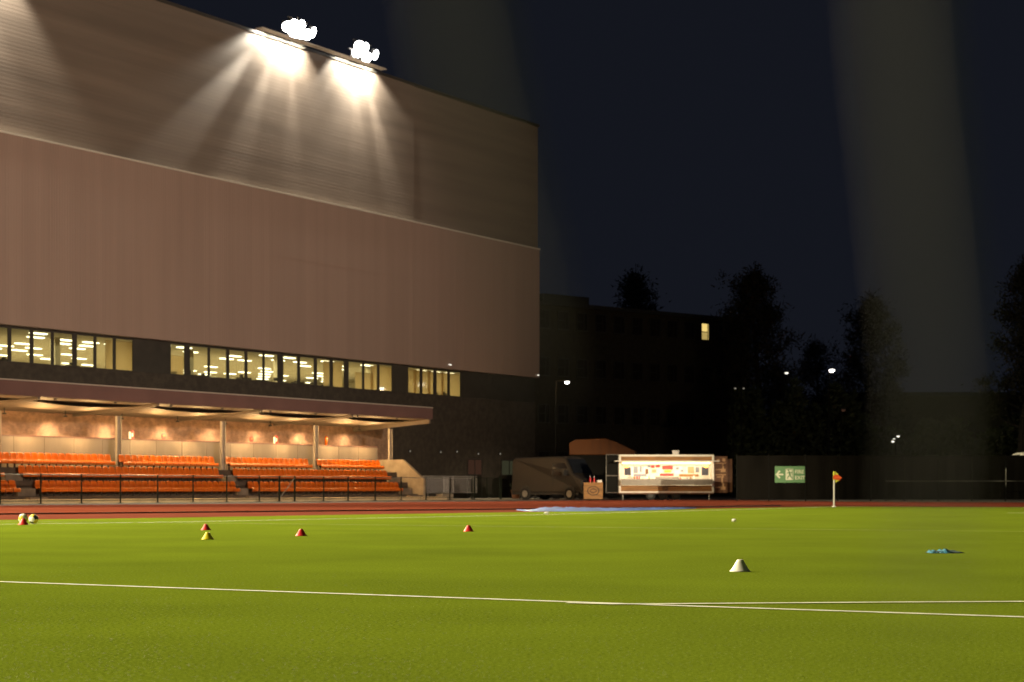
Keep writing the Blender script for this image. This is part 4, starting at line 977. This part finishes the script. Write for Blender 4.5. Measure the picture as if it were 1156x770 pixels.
# ================================================================ STREET LAMPS
def lamp(x, y, Y, yfoot, label, r_=.22, st='lampw', arm=.5, twin=False):
    z = H + (HY - y) * Y / F; t = thing('street_lamp', label, 'street lamp', ((x - CX) / F * Y - arm, Y, 0), 0, 'street lamps in the dark distance')
    q = MB(); q.tube((0, 0, 0), (0, 0, z + .1), .09, .05); q.tube((0, 0, z + .1), (arm, 0, z + .16), .035); q.build('pole', M['darkpole'], t)
    q = MB(); q.box(arm - r_ * 1.3, arm + r_ * 1.3, -r_ * .6, r_ * .6, z + .06, z + .16); q.build('head', M['black'], t, bevel=.02)
    q = MB(); q.lathe([(0, -r_ * .7), (r_ * .7, -r_ * .5), (r_, 0), (r_ * .8, .05)], 14, (arm, 0, z)); q.build('lens', M[st], t, smooth=True)
    if twin:
        q = MB(); q.tube((0, 0, z - .2), (-.25, 0, z - .25), .03); q.lathe([(0, -r_ * .7), (r_ * .7, -r_ * .5), (r_, 0), (r_ * .8, .05)], 14, (-.25, 0, z - .45)); q.build('second_lens', M[st], t)
    return t
lamp(640, 431.5, 150, 500, 'bright street lamp on a tall pole right of the hall corner', .2, 'lampw', .9)
lamp(939, 418, 165, 450, 'bright white street lamp left of the bushy tree', .26, 'lampw', .25)
lamp(888, 421, 175, 450, 'dim small street lamp between the tallest tree and the bright lamp', .18, 'dotb', .3)
lamp(1014, 492.5, 160, 510, 'small twin headed lamp low above the fence at right', .14, 'dotb', .2, True)
lamp(830, 438.5, 170, 450, 'pin point lamp low on the dark slope, left one of the pair', .10, 'dot', .2)
lamp(839.5, 438.5, 170, 450, 'pin point lamp low on the dark slope, right one of the pair', .09, 'dot', .2)
lamp(952, 463, 172, 480, 'dull orange lamp below the bright white street lamp', .2, 'doorglow', .2)

# ================================================================ BALL NET CORDS close to the camera
nd = .22
def nw(x, y, d=nd): return Vector(((x - CX) / F * d, d, H + (HY - y) * d / F))
net = thing('ball_net', 'two blurred pale net cords hanging right in front of the viewer', 'net', (0, nd, 0), 0)
for pts in ([(470, -900, 1.0), (500, -120, 1.0), (527, 60, .95), (557, 200, .75), (580, 300, .5), (596, 390, .28), (602, 450, .15)],
            [(980, -900, 1.05), (1010, -120, 1.05), (1026, 80, 1.05), (1044, 240, 1.0), (1056, 370, .85), (1060, 450, .62), (1056, 520, .4), (1050, 620, .22), (1046, 700, .14)]):
    q = MB()
    for off in (-11, 0, 11):
        for k_, (a, c) in enumerate(zip(pts, pts[1:])):
            q.tube(nw(a[0] + off, a[1]) - Vector((0, nd, 0)), nw(c[0] + off, c[1]) - Vector((0, nd, 0)), a[2] / 1500, c[2] / 1500, 8)
    q.build('cord', M['cord'], net)

# ================================================================ LIGHT
warm = (1, .86, .50)
# floodlights throwing light on to the pitch from the hall roof (the two clusters seen plus those further left out of frame)
for s_, e, tg in ((-25, 520000, P(50, 2)), (12, 330000, P(22, 16)), (55, 260000, P(36, 26)), (sA, 130000, P(56, 28)), (sB, 90000, P(90, 24))):
    light('SPOT', 'pitch_flood', P(s_, TU - 1.8, zt + 1.4), e, warm, tg, 84, .6, .5)
# masts on the far touch line behind the viewer light the hall and stand; the narrow spot is an extra
light('SPOT', 'unseen_flood', P(50, -45, 22), 370000, (1, .77, .57), P(93, 82, 30), 44, .9, .5)
light('SPOT', 'unseen_flood', P(30, -45, 18), 700000, (1, .80, .52), (12.6, 119, .0), 7.8, 1.0, .5)  # added narrow spot that brightens the trailer front, no known lamp there
light('SPOT', 'unseen_flood', P(100, -40, 22), 22000, (1, .76, .50), P(120, 70, 8), 60, .9, .5)
# spill of the clusters down the upper wall
for s_, e, half, dx in ((sA - 2.6, 5500, 52, -.25), (sA - 1.3, 6500, 46, -.1), (sA - .4, 7500, 44, 0), (sA + .5, 9000, 44, .05), (sA + 1.3, 5500, 46, .1), (sA - 1.8, 34000, 8.5, -.98), (sA - .6, 24000, 9, -.48), (sA + .6, 14000, 9, .0), (sB - 1.6, 5000, 48, -.1), (sB - .7, 7500, 44, -.05), (sB + .2, 8500, 42, .05), (sB + 1.0, 8000, 44, .1), (sB + 1.8, 9000, 52, .2), (sB + 1.2, 22000, 10, .42), (sB + .2, 9000, 12, .08), (77.5, 24000, 46, 0), (75, 20000, 42, -.1), (70, 18000, 40, -.1)):
    loc = P(s_, TU - .72, zt + .8)
    light('SPOT', 'wall_spill', loc, e * (.8 if half > 30 else .85), (1, .92, .76), P(s_ + dx * 6, TU - .42, zt - 5), half * 2, .45 if half > 30 else .85, .3)
light('POINT', 'street_light', P(0, 0) + Vector(((640 - CX) / F * 150, 150, H + (HY - 431.5) * 150 / F - .4)), 160, (1, .62, .25), soft=.2)
light('SPOT', 'lorry_fill', ((640 - CX) / F * 140, 140, 7.5), 120, (1, .6, .2), ((650 - CX) / F * 146, 146, 4), 50, .8, .1)  # added spot lighting the lorry's orange sheet, no fitting behind it

sun = bpy.data.lights.new('moon', 'SUN'); sun.energy = .004; sun.angle = math.radians(.5); sun.color = (1, .92, .82)
so = bpy.data.objects.new('moon', sun); C.objects.link(so); so.rotation_euler = (math.radians(60), 0, math.radians(-40))
wd = bpy.data.worlds.new('World'); SC.world = wd; wd.use_nodes = True
nt = wd.node_tree; bg = nt.nodes['Background']
sky = nt.nodes.new('ShaderNodeTexSky'); sky.sky_type = 'NISHITA'; sky.sun_disc = False
sky.sun_elevation = math.radians(-7); sky.sun_rotation = math.radians(200); sky.dust_density = 2.0; sky.ozone_density = 1.0
hs_ = nt.nodes.new('ShaderNodeMixRGB'); hs_.blend_type = 'ADD'; hs_.inputs[0].default_value = 1; hs_.inputs[2].default_value = (.074, .087, .138, 1); nt.links.new(sky.outputs[0], hs_.inputs[1]); nt.links.new(hs_.outputs[0], bg.inputs[0]); bg.inputs[1].default_value = .09

# ================================================================ CAMERA
cam = bpy.data.cameras.new('camera'); co = bpy.data.objects.new('camera', cam); C.objects.link(co); SC.camera = co
co.location = (0, 0, H); co.rotation_euler = (PI / 2, 0, 0)
cam.sensor_width = 36; cam.lens = 36 * F / 1156; cam.shift_y = (HY - 385) / 1156; cam.clip_start = .02; cam.clip_end = 5000
cam.dof.use_dof = True; cam.dof.focus_distance = 17; cam.dof.aperture_fstop = cam.lens / 15.0; cam.dof.aperture_blades = 0

vs_ = SC.view_settings; vs_.view_transform = 'Standard'; vs_.look = 'None'; vs_.exposure = 0; vs_.gamma = 1; vs_.use_curve_mapping = False
SC.render.engine = 'CYCLES'; SC.cycles.use_denoising = True; SC.cycles.max_bounces = 6; SC.cycles.sample_clamp_indirect = 4
